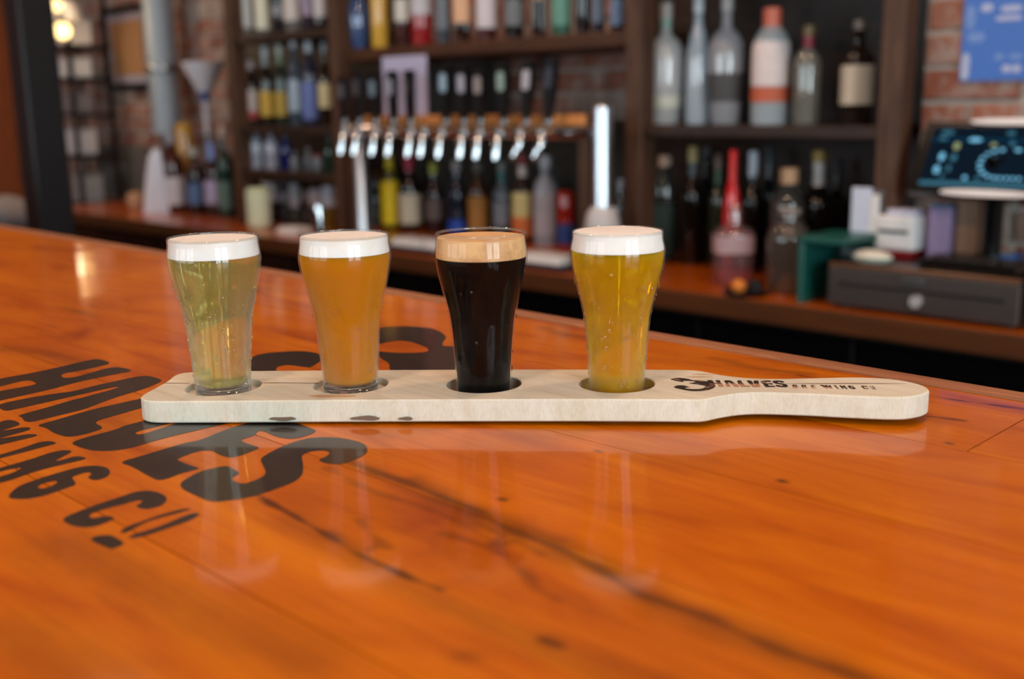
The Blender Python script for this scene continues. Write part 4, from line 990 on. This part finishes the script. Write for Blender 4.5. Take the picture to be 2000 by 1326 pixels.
for i, (p, y) in enumerate(zip(fx, hy)):
    x = x_at(p, VT - .05, ZC + RZ) - ox; tilt = .10 if i >= 10 else 0.0
    f = MB().tube([(x, -.01, RZ), (x, -.062, RZ)], .011, 12).build('faucet', CHROME, tw, True, 50)
    MB().lathe([(0, -.012), (.014, -.012), (.015, .002), (.011, .012), (.007, .018), (0, .018)], 14, (x, -.062, RZ)).build('faucet_body', STEEL, f, True, 50)
    MB().tube([(x, -.062, RZ - .005), (x + tilt * .1, -.078, RZ - .03), (x - tilt * .12, -.082, RZ - .075)], [.0125, .0125, .010], 12).build('spout', CHROME, f, True, 60)
    if i == 5: continue
    hz = on_y(p, y, VT - .06).z - ZC; z0 = RZ + .03; hw = .015 if i in (3, 4) else .019
    x = x_at(hxp[i], VT - .06, ZC + RZ + .05) - ox
    h = MB(); H = hz - z0
    pr = [(-.008, 0), (.008, 0), (.012, .03), (hw * .8, H * .45), (hw, H * .8), (hw, H * .96), (hw * .8, H), (-hw * .8, H), (-hw, H * .96), (-hw, H * .8), (-hw * .8, H * .45), (-.012, .03)]
    h.prism(pr, -.011, .011, tf=lambda q, zz, x=x, z0=z0, t=tilt: (x + q[0] + t * q[1] * .9, -.062 + zz, z0 + q[1]))
    ho = h.build('tap_handle', BLACKH, tw)
    MB().lathe([(0, 0), (.010, 0), (.012, .012), (.009, .026), (0, .026)], 12, (x, -.062, z0 - .012)).build('collar', STEEL, ho, True, 50)
    m = MB(); w2 = hw * .72
    m.prism(smooth_poly([(-w2, H * .52), (w2, H * .52), (w2, H * .84), (-w2, H * .84)], 1, .15), -.0126, -.0112, tf=lambda q, zz, x=x, z0=z0, t=tilt: (x + q[0] + t * q[1] * .9, -.062 + zz, z0 + q[1]))
    m.build('badge', plain(hc[i], .4, name='handle_badge'), ho)
# lilac-white sign behind two of the handles
a, b_ = on_y(747, 112, VT + .05), on_y(836, 235, VT + .05)
sg = tag(MB().bbox((0, 0, (a.z - b_.z) / 2), (b_.x - a.x, .008, a.z - b_.z), .002).build('tap_sign', plain((186, 184, 214), .6, name='sign_card')), 'pale lilac card standing behind two tap handles', 'sign')
sg.location = ((a.x + b_.x) / 2, VT + .05, b_.z)
MB().bbox((0, .02, (ZC + WZ - b_.z) / 2 - .02), (.03, .03, max(.02, b_.z - ZC - .001)), .002)
MB().lathe([(.029, 0), (.046, 0), (.048, .10), (.042, .135), (.030, .155), (.029, .0)], 20, (xb, 0, 0.031)).build('post_sleeve', plain((206, 204, 206), .5, name='white_plastic'), tw, True, 40)
ch = tag(empty('chrome_pourer', (x_at(626, 2.25, ZC), 2.25, ZC)), 'small upright chrome cylinder left of the tap tower', 'pourer')
hcz = on_y(626, 400, 2.25).z - ZC
MB().lathe([(0, 0), (.030, 0), (.030, .008), (.018, .014), (.017, hcz - .02), (.013, hcz), (0, hcz)], 18).build('cylinder', CHROME, ch, True, 40)
MB().lathe([(0.018, hcz * .5), (.020, hcz * .5), (.020, hcz * .56), (.018, hcz * .56)], 18).build('ring', STEEL, ch, True)
# mats and towels on the counter
for px0, px1, v, c, lab, nm in [(760, 880, 2.32, (24, 24, 30), 'dark rubber bar mat below the taps, farther one', 'bar_mat'), (960, 1135, 2.31, (26, 26, 38), 'dark rubber bar mat below the taps, nearer one', 'bar_mat')]:
    x0, x1 = x_at(px0, v, ZC), x_at(px1, v, ZC)
    o = tag(empty(nm, ((x0 + x1) / 2, v, ZC)), lab, 'bar mat', 'bar mats')
    MB().bbox((0, 0, .006), (x1 - x0, .16, .012), .003).build('mat', plain(c, .6, name='rubber'), o)
    for s in (-1, 1): MB().bbox((0, s * .074, .014), (x1 - x0, .01, .008), .002).build('ridge', plain((50, 50, 70), .5, name='rubber_edge'), o)
for px0, px1, v, z, lab in [(780, 838, 2.30, ZC + .0125, 'folded white towel on the farther bar mat, small'), (842, 872, 2.30, ZC + .0125, 'folded white towel beside the stout glass'), (1020, 1108, 2.285, ZC + .0125, 'long folded white towel on the nearer bar mat'), (556, 592, 2.32, ZC, 'folded white towel near the pale green bottle')]:
    x0, x1 = x_at(px0, v, z), x_at(px1, v, z)
    o = tag(empty('folded_towel', ((x0 + x1) / 2, v, z)), lab, 'towel', 'folded white towels')
    MB().bbox((0, 0, .007), (x1 - x0, .09, .014), .006).build('lower_fold', WHITE, o); MB().bbox((.002, .003, .020), (x1 - x0 - .01, .08, .012), .005).build('upper_fold', WHITE, o)

# ------------------------------------------------------------------ register corner
p0 = on_y(1616, 600, 2.235); dx0, dx1 = x_at(1617, 2.235, .85), x_at(1994, 2.235, .85)
dr = tag(empty('cash_drawer', ((dx0 + dx1) / 2, 2.235, ZC)), 'wide dark steel cash drawer with a round key lock', 'cash drawer'); wd = dx1 - dx0; hd = .098
MB().bbox((0, .130, hd / 2 + .006), (wd + .008, .24, hd), .004).build('case', BLACKGLOSS, dr)
dp = MB().bbox((0, .002, hd / 2 + .003), (wd - .004, .016, hd - .012), .003).build('drawer_front', plain((92, 84, 82), .42, .6, name='drawer_steel'), dr)
MB().bbox((0, -.007, hd * .60), (wd * .86, .004, .006), .001).build('slot', BLACK, dp)
MB().tube([(0, -.004, hd * .38), (0, -.016, hd * .38)], .013, 18).build('key_lock', plain((216, 218, 224), .25, .3, name='pale_lock'), dp, True, 50)  # pale colour stands in for the bright reflection on chrome
MB().bbox((-.012, -.008, hd * .80), (.05, .002, .012), .0008).build('maker_badge', STEEL, dp)
MB().bbox((0, .004, hd + .001), (wd - .004, .02, .006), .002).build('top_strip', plain((150, 110, 78), .3, .7, name='bronze_trim'), dr)
for s in (-1, 1): MB().lathe([(0, 0), (.012, 0), (.012, .006), (0, .006)], 12, (s * (wd / 2 - .03), .03, 0)).build('foot', BLACK, dr)
ZD = ZC + hd + .0065
# touch screen
BLs = on_y(1771, 374, 2.33); u0 = BLs.x; best = None
for k in range(200):
    vt = 2.33 + k * .001; p = on_y(1812, 237, vt)
    if best is None or abs(p.x - u0) < best[0]: best = (abs(p.x - u0), vt, p)
TLs = best[2]
side = (Vector((0, TLs.y - BLs.y, TLs.z - BLs.z))); HS = side.length; side.normalize(); WS = .335
nrm = Vector((0, -side.z, side.y))
mon = tag(empty('pos_terminal', (u0 + WS / 2, 2.42, ZD)), 'black touch-screen register terminal leaning back on its stand', 'register terminal')
def scr(s, t, d=0.0):                         # s across, t up the screen (0..1), d out of it
    p = Vector((u0, BLs.y, BLs.z)) + Vector((1, 0, 0)) * (s * WS) + side * (t * HS) + nrm * d; return tuple(p - mon.location)
def slab(s0, s1, t0, t1, d0, d1, name, mat, parent, cut=0.0):
    m = MB(); P = [(s0, t0), (s1, t0), (s1, t1), (s0, t1)]
    if cut:
        P = smooth_poly(P, 2, .25)
    m.prism(P, d0, d1, tf=lambda q, z: scr(q[0], q[1], z)); return m.build(name, mat, parent)
slab(0, 1, 0, 1, -.022, 0, 'casing', BLACKGLOSS, mon)
screen = slab(.062, .945, .10, .915, .0002, .0010, 'screen', emit((14, 26, 38), 1.0, 'screen_glow'), mon)
ICON = emit((120, 190, 225), 1.1, 'screen_icons'); ICON2 = emit((60, 110, 130), 1.0, 'screen_icons_dim'); ICONY = emit((160, 170, 120), .9, 'screen_icons_yellow')
def icon(s0, s1, t0, t1, mat=ICON):
    a_, b2 = (s0 + s1) / 2, (t0 + t1) / 2; w2, h2 = (s1 - s0) * .34, (t1 - t0) * .34; s0, s1, t0, t1 = a_ - w2, a_ + w2, b2 - h2, b2 + h2
    slab(s0, s1, t0, t1, .0011, .0016, 'screen_icon', mat, screen, cut=1)
slab(.065, .94, .105, .16, .0011, .0015, 'screen_bar', ICON2, screen); slab(.065, .94, .72, .76, .0011, .0013, 'screen_bar', emit((10, 50, 74), 1.0, 'screen_band'), screen)
icon(.29, .41, .70, .78)
for s in (.52, .64, .76, .86): icon(s, s + .08, .80, .87, ICON2)
icon(.10, .22, .80, .88, ICON2); icon(.10, .18, .72, .79, ICON2)
for k in range(9):
    a = radians(95 + k * 21); icon(.545 + .125 * cos(a) - .022, .545 + .125 * cos(a) + .022, .42 + .19 * sin(a) - .03, .42 + .19 * sin(a) + .03)
for k in range(4): icon(.55 + k * .038, .585 + k * .038, .20, .26)
icon(.60, .66, .58, .64); icon(.69, .77, .58, .64); icon(.445, .50, .64, .71, ICONY); icon(.56, .61, .65, .74, ICON2)
icon(.215, .27, .58, .72, ICONY); icon(.215, .27, .42, .56, ICON2); icon(.14, .19, .42, .58); icon(.13, .18, .24, .40); icon(.21, .25, .28, .40, ICON2); icon(.18, .22, .20, .27, ICON2); icon(.33, .37, .18, .26); icon(.41, .45, .18, .26, ICON2)
slab(.29, .86, .945, 1.035, .001, .0035, 'white_strip', WHITE, mon, cut=1); slab(.22, .78, -.03, .06, .001, .0035, 'white_strip', WHITE, mon, cut=1)
nk = Vector((u0 + WS / 2, BLs.y + .03, BLs.z + .05)) - mon.location
MB().tube([(nk.x, nk.y + .01, nk.z + .03), (nk.x, nk.y + .03, nk.z - .04), (nk.x, nk.y + .03, .012)], .020, 12).build('stand_neck', BLACKGLOSS, mon, True, 60)
MB().bbox((nk.x, nk.y + .02, .008), (.20, .12, .016), .006).build('stand_base', BLACKGLOSS, mon)
kb = tag(empty('keyboard', (x_at(1900, 2.29, ZD), 2.29, ZD)), 'low black keypad lying on the cash drawer below the screen', 'keypad')
MB().bbox((0, 0, .009), (.20, .085, .018), .004).build('base', BLACKGLOSS, kb)
for i in range(6):
    for j in range(3): MB().bbox((-.08 + i * .032, -.026 + j * .026, .021), (.024, .020, .006), .002).build('key', BLACK, kb)
# papers and small things on the drawer
ph = tag(empty('paper_holder', (x_at(1683, 2.38, ZD), 2.38, ZD)), 'clear upright holder with white sheets on the cash drawer', 'paper holder')
hp = on_y(1683, 372, 2.38).z - ZD
MB().bbox((0, .016, hp / 2), (.078, .004, hp), .001).build('clear_back', thin_glass((225, 228, 232), .15), ph)
MB().bbox((0, .0, .006), (.078, .05, .012), .002).build('holder_base', thin_glass((225, 228, 232), .25), ph)
MB().bbox((-.010, .008, hp * .50 + .012), (.048, .008, hp * .92), .001, ).build('sheets', plain((214, 222, 244), .6, name='bluish_paper'), ph); MB().bbox((.024, .004, hp * .44 + .012), (.022, .006, hp * .84), .001).build('sheets', WHITE, ph)
so = tag(empty('white_puck', (x_at(1703, 2.285, ZD), 2.285, ZD)), 'white oval puck lying on the cash drawer', 'puck')
MB().lathe([(0, 0), (.040, 0), (.047, .006), (.046, .012), (.036, .020), (.018, .0245), (0, .0255)], 28, sx=1.0, sy=.62).build('shell', plain((226, 226, 214), .35, name='glazed_white'), so, True)
MB().lathe([(.0475, .004), (.0480, .0065), (.0473, .009)], 28, sx=1.0, sy=.62).build('band', plain((120, 150, 140), .4, name='pale_green_band'), so, True)
rp = tag(empty('receipt_printer', (x_at(1762, 2.42, ZD), 2.42, ZD)), 'small white receipt printer with a red base strip', 'receipt printer')
hr = on_y(1765, 418, 2.42).z - ZD
MB().bbox((0, 0, hr * .57), (.095, .09, hr * .82), .006).build('housing', WHITE, rp); MB().bbox((0, 0, .010), (.082, .08, .020), .003).build('base_strip', plain((160, 20, 24), .4, name='red_plastic'), rp)
MB().bbox((-.004, -.046, hr * .62), (.07, .004, .008), .001).build('paper_slot', BLACK, rp); MB().bbox((.006, -.01, hr * 1.03), (.07, .05, .02), .004).build('paper_cover', plain((196, 200, 222), .5, name='lilac_plastic'), rp)
for px, v, c1, c2, lab, yt in [(1838, 2.43, (150, 130, 170), (90, 110, 140), 'small lilac box behind the terminal', 405), (1893, 2.455, (150, 116, 90), (120, 86, 60), 'small tan box behind the terminal', 385)]:
    o = tag(empty('small_box', (x_at(px, v, ZD), v, ZD)), lab, 'box', 'boxes behind the terminal'); hh = on_y(px, yt, v).z - ZD
    MB().bbox((0, 0, hh / 2), (.05, .05, hh), .003).build('carton', plain(c1, .6, name='carton'), o); MB().bbox((0, 0, hh + .004), (.052, .052, .008), .002).build('lid', plain(c2, .6, name='carton_lid'), o)
tr = tag(empty('tape_roll', (x_at(1955, 2.40, ZD), 2.42, ZD)), 'roll of blue tape lying beside the keypad', 'tape roll')
MB().lathe([(.020, 0), (.034, 0), (.034, .024), (.020, .024), (.020, 0)], 24).build('tape', plain((40, 84, 150), .5, name='blue_tape'), tr, True, 40); MB().lathe([(.0175, 0), (.020, 0), (.020, .024), (.0175, .024), (.0175, 0)], 24).build('core', plain((196, 176, 140), .7, name='card_core'), tr, True, 40)
# green stand left of the drawer
gs = tag(empty('green_stand', (x_at(1572, 2.26, ZC), 2.26, ZC)), 'dark green open-ended stand beside the cash drawer', 'stand')
hg = on_y(1572, 470, 2.26).z - ZC; GREEN = plain((24, 92, 84), .35, name='green_plastic'); wg = .115
MB().bbox((0, .05, hg / 2), (.014, .16, hg), .003).build('side_panel', GREEN, gs); MB().bbox((wg / 2 - .007, .05, hg + .007), (wg, .16, .014), .003).build('top_panel', GREEN, gs)
MB().bbox((wg / 2, .122, hg / 2), (wg - .02, .012, hg), .003).build('back_panel', plain((22, 66, 58), .4, name='green_plastic_dark'), gs)
ts = tag(empty('garnish_tray', (x_at(1456, 2.255, ZC), 2.255, ZC)), 'low black tray at the counter edge before the pink bottle', 'tray')
MB().lathe([(0, 0), (.050, 0), (.056, .010), (.050, .011), (.044, .004), (0, .004)], 28).build('dish', BLACKGLOSS, ts, True, 40); MB().bbox((.018, .01, .020), (.030, .024, .030), .004).build('clip', BLACK, ts)
orr = tag(MB().lathe([(0, 0), (.012, .002), (.018, .010), (.019, .018), (.014, .028), (0, .033)], 18).build('orange_fruit', plain((240, 140, 50), .5, name='orange_peel'), None, True), 'small orange piece of fruit resting in the black tray', 'fruit')
orr.location = (ts.location.x - .016, ts.location.y - .006, ZC + .0045)
# blue poster on the brick wall
VP = PY - .022
a, b_ = on_y(1874, 159, VP), on_y(2000, 0, VP); x1p = a.x + .30; z1p = b_.z + .12
po = tag(empty('poster', (a.x, VP, a.z)), 'blue printed poster on the brick wall above the terminal', 'poster')
hp_, wp_ = z1p - a.z, x1p - a.x
MB().box((wp_ / 2, 0, hp_ / 2), (wp_, .003, hp_)).build('sheet', plain((64, 116, 204), .5, name='blue_print'), po)
PW = plain((176, 186, 220), .5, name='pale_print'); PV = plain((112, 148, 214), .5, name='light_blue_print')
def pm(px0, py0, px1, py1, mat):
    q0, q1 = on_y(px0, py1, VP), on_y(px1, py0, VP)
    m = MB().prism(smooth_poly([(q0.x - a.x, q0.z - a.z), (q1.x - a.x, q0.z - a.z), (q1.x - a.x, q1.z - a.z), (q0.x - a.x, q1.z - a.z)], 2, .2), -.0024, -.0016, tf=lambda q, z: (q[0], z, q[1])); m.build('print_mark', mat, po)
pm(1917, 6, 1941, 24, PW); pm(1955, 8, 1998, 24, PW); pm(1945, 28, 1998, 42, PW); pm(1942, 104, 1962, 118, PV); pm(1971, 104, 1998, 117, PV); pm(1957, 126, 1976, 142, PW); pm(1977, 126, 1995, 142, PW); pm(1886, 10, 1908, 58, PV); pm(1890, 62, 1925, 84, PV); pm(1876, 104, 1896, 157, PW)
for cx_, cz_ in ((.01, .01), (.01, hp_ - .01)): MB().tube([(cx_, -.001, cz_), (cx_, -.006, cz_)], .004, 8).build('pin', STEEL, po)
# ------------------------------------------------------------------ left end of the back bar
pp = tag(empty('vent_pipe', (x_at(326, 2.66, 1.2), 2.66, ZC)), 'grey vertical metal pipe running up the brick wall', 'pipe')
rpz = 58 / 2 * depth((pp.location.x, 2.66, 1.2)) / FPX
MB().lathe([(rpz, on_y(326, 262, 2.66).z - ZC), (rpz, ROOM_H - ZC)], 24).build('pipe', plain((150, 158, 166), .5, .25, name='galvanised_steel'), pp, True)
MB().lathe([(rpz * 1.15, 0), (rpz * 1.15, .02), (rpz * .5, .03), (rpz * .5, on_y(326, 262, 2.66).z - ZC), (rpz, on_y(326, 262, 2.66).z - ZC)], 20).build('lower_pipe', plain((88, 82, 78), .5, .4, name='dull_steel'), pp, True, 40)
MB().lathe([(rpz * 1.06, .62), (rpz * 1.09, .625), (rpz * 1.09, .65), (rpz * 1.06, .655)], 24).build('clamp', STEEL, pp, True)
VFm = YW - .035
c_ = [on_y(*p, VFm) for p in ((213, 178), (287, 4))]
fr = tag(empty('picture_frame', (c_[0].x, VFm, c_[0].z)), 'black framed tan picture with pale mat on the brick wall', 'picture')
w_, h_ = c_[1].x - c_[0].x, c_[1].z - c_[0].z; bw = .035
for q in ((w_ / 2, bw / 2, w_, bw), (w_ / 2, h_ - bw / 2, w_, bw), (bw / 2, h_ / 2, bw, h_), (w_ - bw / 2, h_ / 2, bw, h_)): MB().box((q[0], 0, q[1]), (q[2], .03, q[3])).build('frame_bar', BLACK, fr)
MB().box((w_ / 2, .006, h_ / 2), (w_ - 2 * bw, .004, h_ - 2 * bw)).build('mat', plain((176, 164, 176), .7, name='mat_board'), fr)
MB().box((w_ / 2, .002, h_ / 2), (w_ - 2 * bw - .09, .004, h_ - 2 * bw - .08)).build('print', plain((176, 128, 84), .7, name='tan_paper'), fr)
g0, g1 = on_y(196, 430, VFm), on_y(286, 288, VFm)
gp = tag(MB().bbox(((g1.x - g0.x) / 2, 0, (g1.z - ZC + .0) / 2 + .001), (g1.x - g0.x, .02, g1.z - ZC), .004).build('wall_panel', GREYWALL), 'grey plaster panel low on the brick wall under the picture', 'panel'); gp.location = (g0.x, VFm + .008, ZC)
vc = 2.44
cl = tag(empty('white_cloth', (x_at(308, vc, ZC), vc, ZC)), 'white cloth draped over a stand beside the red bottle', 'cloth')
hcl = on_y(318, 292, vc).z - ZC
m = MB(); n = 14
for j in range(10):
    t = j / 9; zz = .0 + hcl * t; rr_ = .074 * (1 - .62 * t) if j < 9 else .014
    for i in range(n):
        aa = 2 * pi * i / n; wv = 1 + .14 * sin(3 * aa + 2.2 * t) + .07 * sin(5 * aa)
        m.v.append((rr_ * wv * cos(aa) + .035 * t, rr_ * .8 * wv * sin(aa), zz))
for j in range(9):
    for i in range(n): m.f.append((j * n + i, j * n + (i + 1) % n, (j + 1) * n + (i + 1) % n, (j + 1) * n + i))
m.f.append(tuple(9 * n + i for i in range(n)))
m.build('cloth', plain((226, 230, 244), .8, name='white_cotton'), cl, True); MB().lathe([(0, 0), (.03, 0), (.03, .01), (.006, .015), (.006, hcl - .01), (0, hcl - .01)], 12, (.0, 0, 0)).build('stand', STEEL, cl, True)
tb = tag(MB().lathe([(0, 0), (.03, 0), (.043, .02), (.045, .05), (.036, .075), (0, .085)], 18).build('tan_pot', plain((190, 146, 112), .7, name='tan_clay'), None, True), 'small rounded tan pot at the far end of the back counter', 'pot'); tb.location = (x_at(268, 2.45, ZC), 2.45, ZC)
vf = 2.60; zf0 = on_y(404, 262, vf).z; zf1 = on_y(404, 192, vf).z; zf2 = on_y(404, 126, vf).z
fu = tag(empty('funnel', (x_at(404, vf, 1.2), vf, ZC)), 'wide white funnel standing in a slim bottle by the pipe', 'funnel')
MB().lathe([(0, 0), (.034, 0), (.036, .01), (.036, .20), (.016, .27), (.014, zf0 - ZC), (0, zf0 - ZC)], 18).build('slim_bottle', gmat((70, 60, 60)), fu, True, 50)
rf = 40 * depth((fu.location.x, vf, 1.3)) / FPX
MB().lathe([(.012, zf0 - ZC - .01), (.016, zf1 - ZC), (.02, zf1 - ZC + .01), (rf, zf2 - ZC), (rf, zf2 - ZC + .012), (rf - .003, zf2 - ZC + .012), (.018, zf1 - ZC + .016), (.010, zf0 - ZC)], 28).build('cone', plain((206, 204, 212), .5, name='white_funnel'), fu, True, 40)
MB().lathe([(.0175, zf1 - ZC - .012), (.024, zf1 - ZC + .012), (.034, zf1 - ZC + .026)], 24).build('neck_band', plain((70, 96, 160), .5, name='blue_band'), fu, True)
# black steel column beside the bar
vcx = 1.55; xc = x_at(80, vcx, 1.2); wc = 98 * depth((xc, vcx, 1.2)) / FPX / 1.41
co = tag(empty('steel_column', (xc, vcx, 0)), 'black square steel column rising behind the far end of the bar', 'column')
MB().bbox((0, 0, ROOM_H / 2), (wc, wc, ROOM_H), .006).build('shaft', STEELDARK, co); MB().bbox((0, 0, .01), (wc * 1.8, wc * 1.8, .02), .004).build('base_plate', STEELDARK, co)
# rack of pale boxes and warm bulbs in the far corner
vr = 2.58; xr_ = x_at(155, vr, 1.2)
rk = tag(empty('corner_rack', (xr_, vr, 0)), 'narrow dark rack of boxes in the far corner behind the column', 'rack')
for sx in (-.17, .17):
    for sy in (-.10, .10): MB().box((sx, sy, 1.15), (.02, .02, 2.3)).build('upright', BLACK, rk)
rz = [.55, on_y(176, 392, vr).z - .0, on_y(160, 300, vr).z, on_y(152, 220, vr).z, on_y(150, 152, vr).z, on_y(140, 90, vr).z]
for z_ in rz: MB().bbox((0, 0, z_ - .012), (.36, .24, .018), .002).build('rack_shelf', BLACK, rk)
for px, wv, hv, z_, c, lab in [(180, 110, .20, rz[0], (206, 212, 222), 'white bag-like box on the rack bottom'), (176, 95, .13, rz[1], (150, 152, 156), 'silver tin low on the rack'), (160, 130, .12, rz[2], (196, 192, 196), 'white box in the middle of the rack'), (153, 120, .09, rz[3], (120, 112, 116), 'grey box on the rack'), (148, 135, .085, rz[4], (206, 204, 206), 'long white box on the rack'), (147, 140, .11, rz[5], (222, 210, 200), 'cream box at the top of the rack')]:
    o = tag(empty('storage_box', (x_at(px, vr - .03, z_), vr - .03, z_ + .0)), lab, 'box', 'boxes on the corner rack')
    MB().bbox((0, 0, hv / 2), (wv / 1000, .12, hv), .006).build('carton', plain(c, .6, name='pale_carton'), o); MB().bbox((0, 0, hv + .005), (wv / 1000 + .006, .126, .012), .003).build('lid', plain(tuple(int(q * .9) for q in c), .6, name='pale_lid'), o)
BULB = emit((255, 214, 140), 4.0, 'warm_bulb')
for px, py, r, lab in [(110, 10, 12, 'bare round glowing bulb hanging above the corner rack'), (122, 60, 16, 'lower warm glowing bulb hanging above the corner rack')]:
    p = on_y(px, py, 2.28); rr_ = r * depth(p) / FPX
    o = tag(empty('hanging_bulb', p), lab, 'light bulb', 'warm hanging bulbs')
    MB().lathe([(rr_ * sin(pi * k / 12) + 1e-5, -rr_ * cos(pi * k / 12)) for k in range(13)], 20).build('bulb', BULB, o, True)
    pl = bpy.data.lights.new('bulb_light', 'POINT'); pl.energy = 3; pl.color = (1.0, .74, .46); pl.shadow_soft_size = .06
    plo = bpy.data.objects.new('bulb_light', pl); plo.location = (p.x + .02, p.y - .09, p.z); COL.objects.link(plo)
    MB().lathe([(0, rr_ * .9), (.016, rr_ * .9), (.016, rr_ + .04), (0, rr_ + .04)], 12).build('socket', BLACK, o); MB().tube([(0, 0, rr_ + .03), (0, 0, ROOM_H - p.z)], .003, 6).build('cord', BLACK, o)
p = on_y(134, 40, 2.42); ls = tag(empty('white_lampshade', p), 'white lampshade hanging beside the bare bulb', 'lamp')
rr_ = 26 * depth(p) / FPX
MB().lathe([(rr_, 0), (rr_ * 1.02, .005), (rr_ * .8, rr_ * 1.1), (rr_ * .3, rr_ * 1.5), (rr_ * .28, rr_ * 1.48), (rr_ * .77, rr_ * 1.08), (rr_ * .98, .004)], 24).build('shade', plain((226, 214, 202), .5, name='white_enamel'), ls, True, 50)
MB().tube([(0, 0, rr_ * 1.45), (0, 0, ROOM_H - p.z)], .003, 6).build('cord', BLACK, ls); MB().lathe([(rr_ * .35 * sin(pi * k / 8) + 1e-5, rr_ * .5 - rr_ * .35 * cos(pi * k / 8)) for k in range(9)], 16).build('bulb', BULB, ls, True)
# grey bundle past the end of the bar
vb = 1.95; q = on_y(14, 420, vb); zt = 1.0
st_ = tag(empty('side_stool', (q.x, vb, 0)), 'dark stool past the column carrying a grey bundle', 'stool'); zs = on_y(14, 450, vb).z
MB().lathe([(0, zs - .04), (.16, zs - .04), (.17, zs - .02), (.16, zs), (0, zs)], 24).build('seat', DARKWOOD, st_, True, 40)
for k in range(4):
    aa = pi / 4 + k * pi / 2; MB().tube([(.11 * cos(aa), .11 * sin(aa), zs - .04), (.17 * cos(aa), .17 * sin(aa), 0)], .014, 8).build('leg', DARKWOOD, st_)
m = MB(); n = 16
for j in range(9):
    t = j / 8; R0 = .13 * sin(pi * (.12 + .86 * t)) ** .7
    for i in range(n):
        aa = 2 * pi * i / n; wv = 1 + .12 * sin(3 * aa + 5 * t) + .08 * sin(7 * aa - 4 * t); m.v.append((R0 * wv * cos(aa), R0 * wv * sin(aa), .16 * t))
for j in range(8):
    for i in range(n): m.f.append((j * n + i, j * n + (i + 1) % n, (j + 1) * n + (i + 1) % n, (j + 1) * n + i))
m.f.append(tuple(range(n))); m.f.append(tuple(8 * n + i for i in range(n)))
bd = tag(m.build('cloth_bundle', plain((150, 144, 148), .85, name='grey_cloth'), None, True), 'crumpled grey cloth bundle on the stool by the column', 'cloth'); bd.location = (q.x, vb, zs)
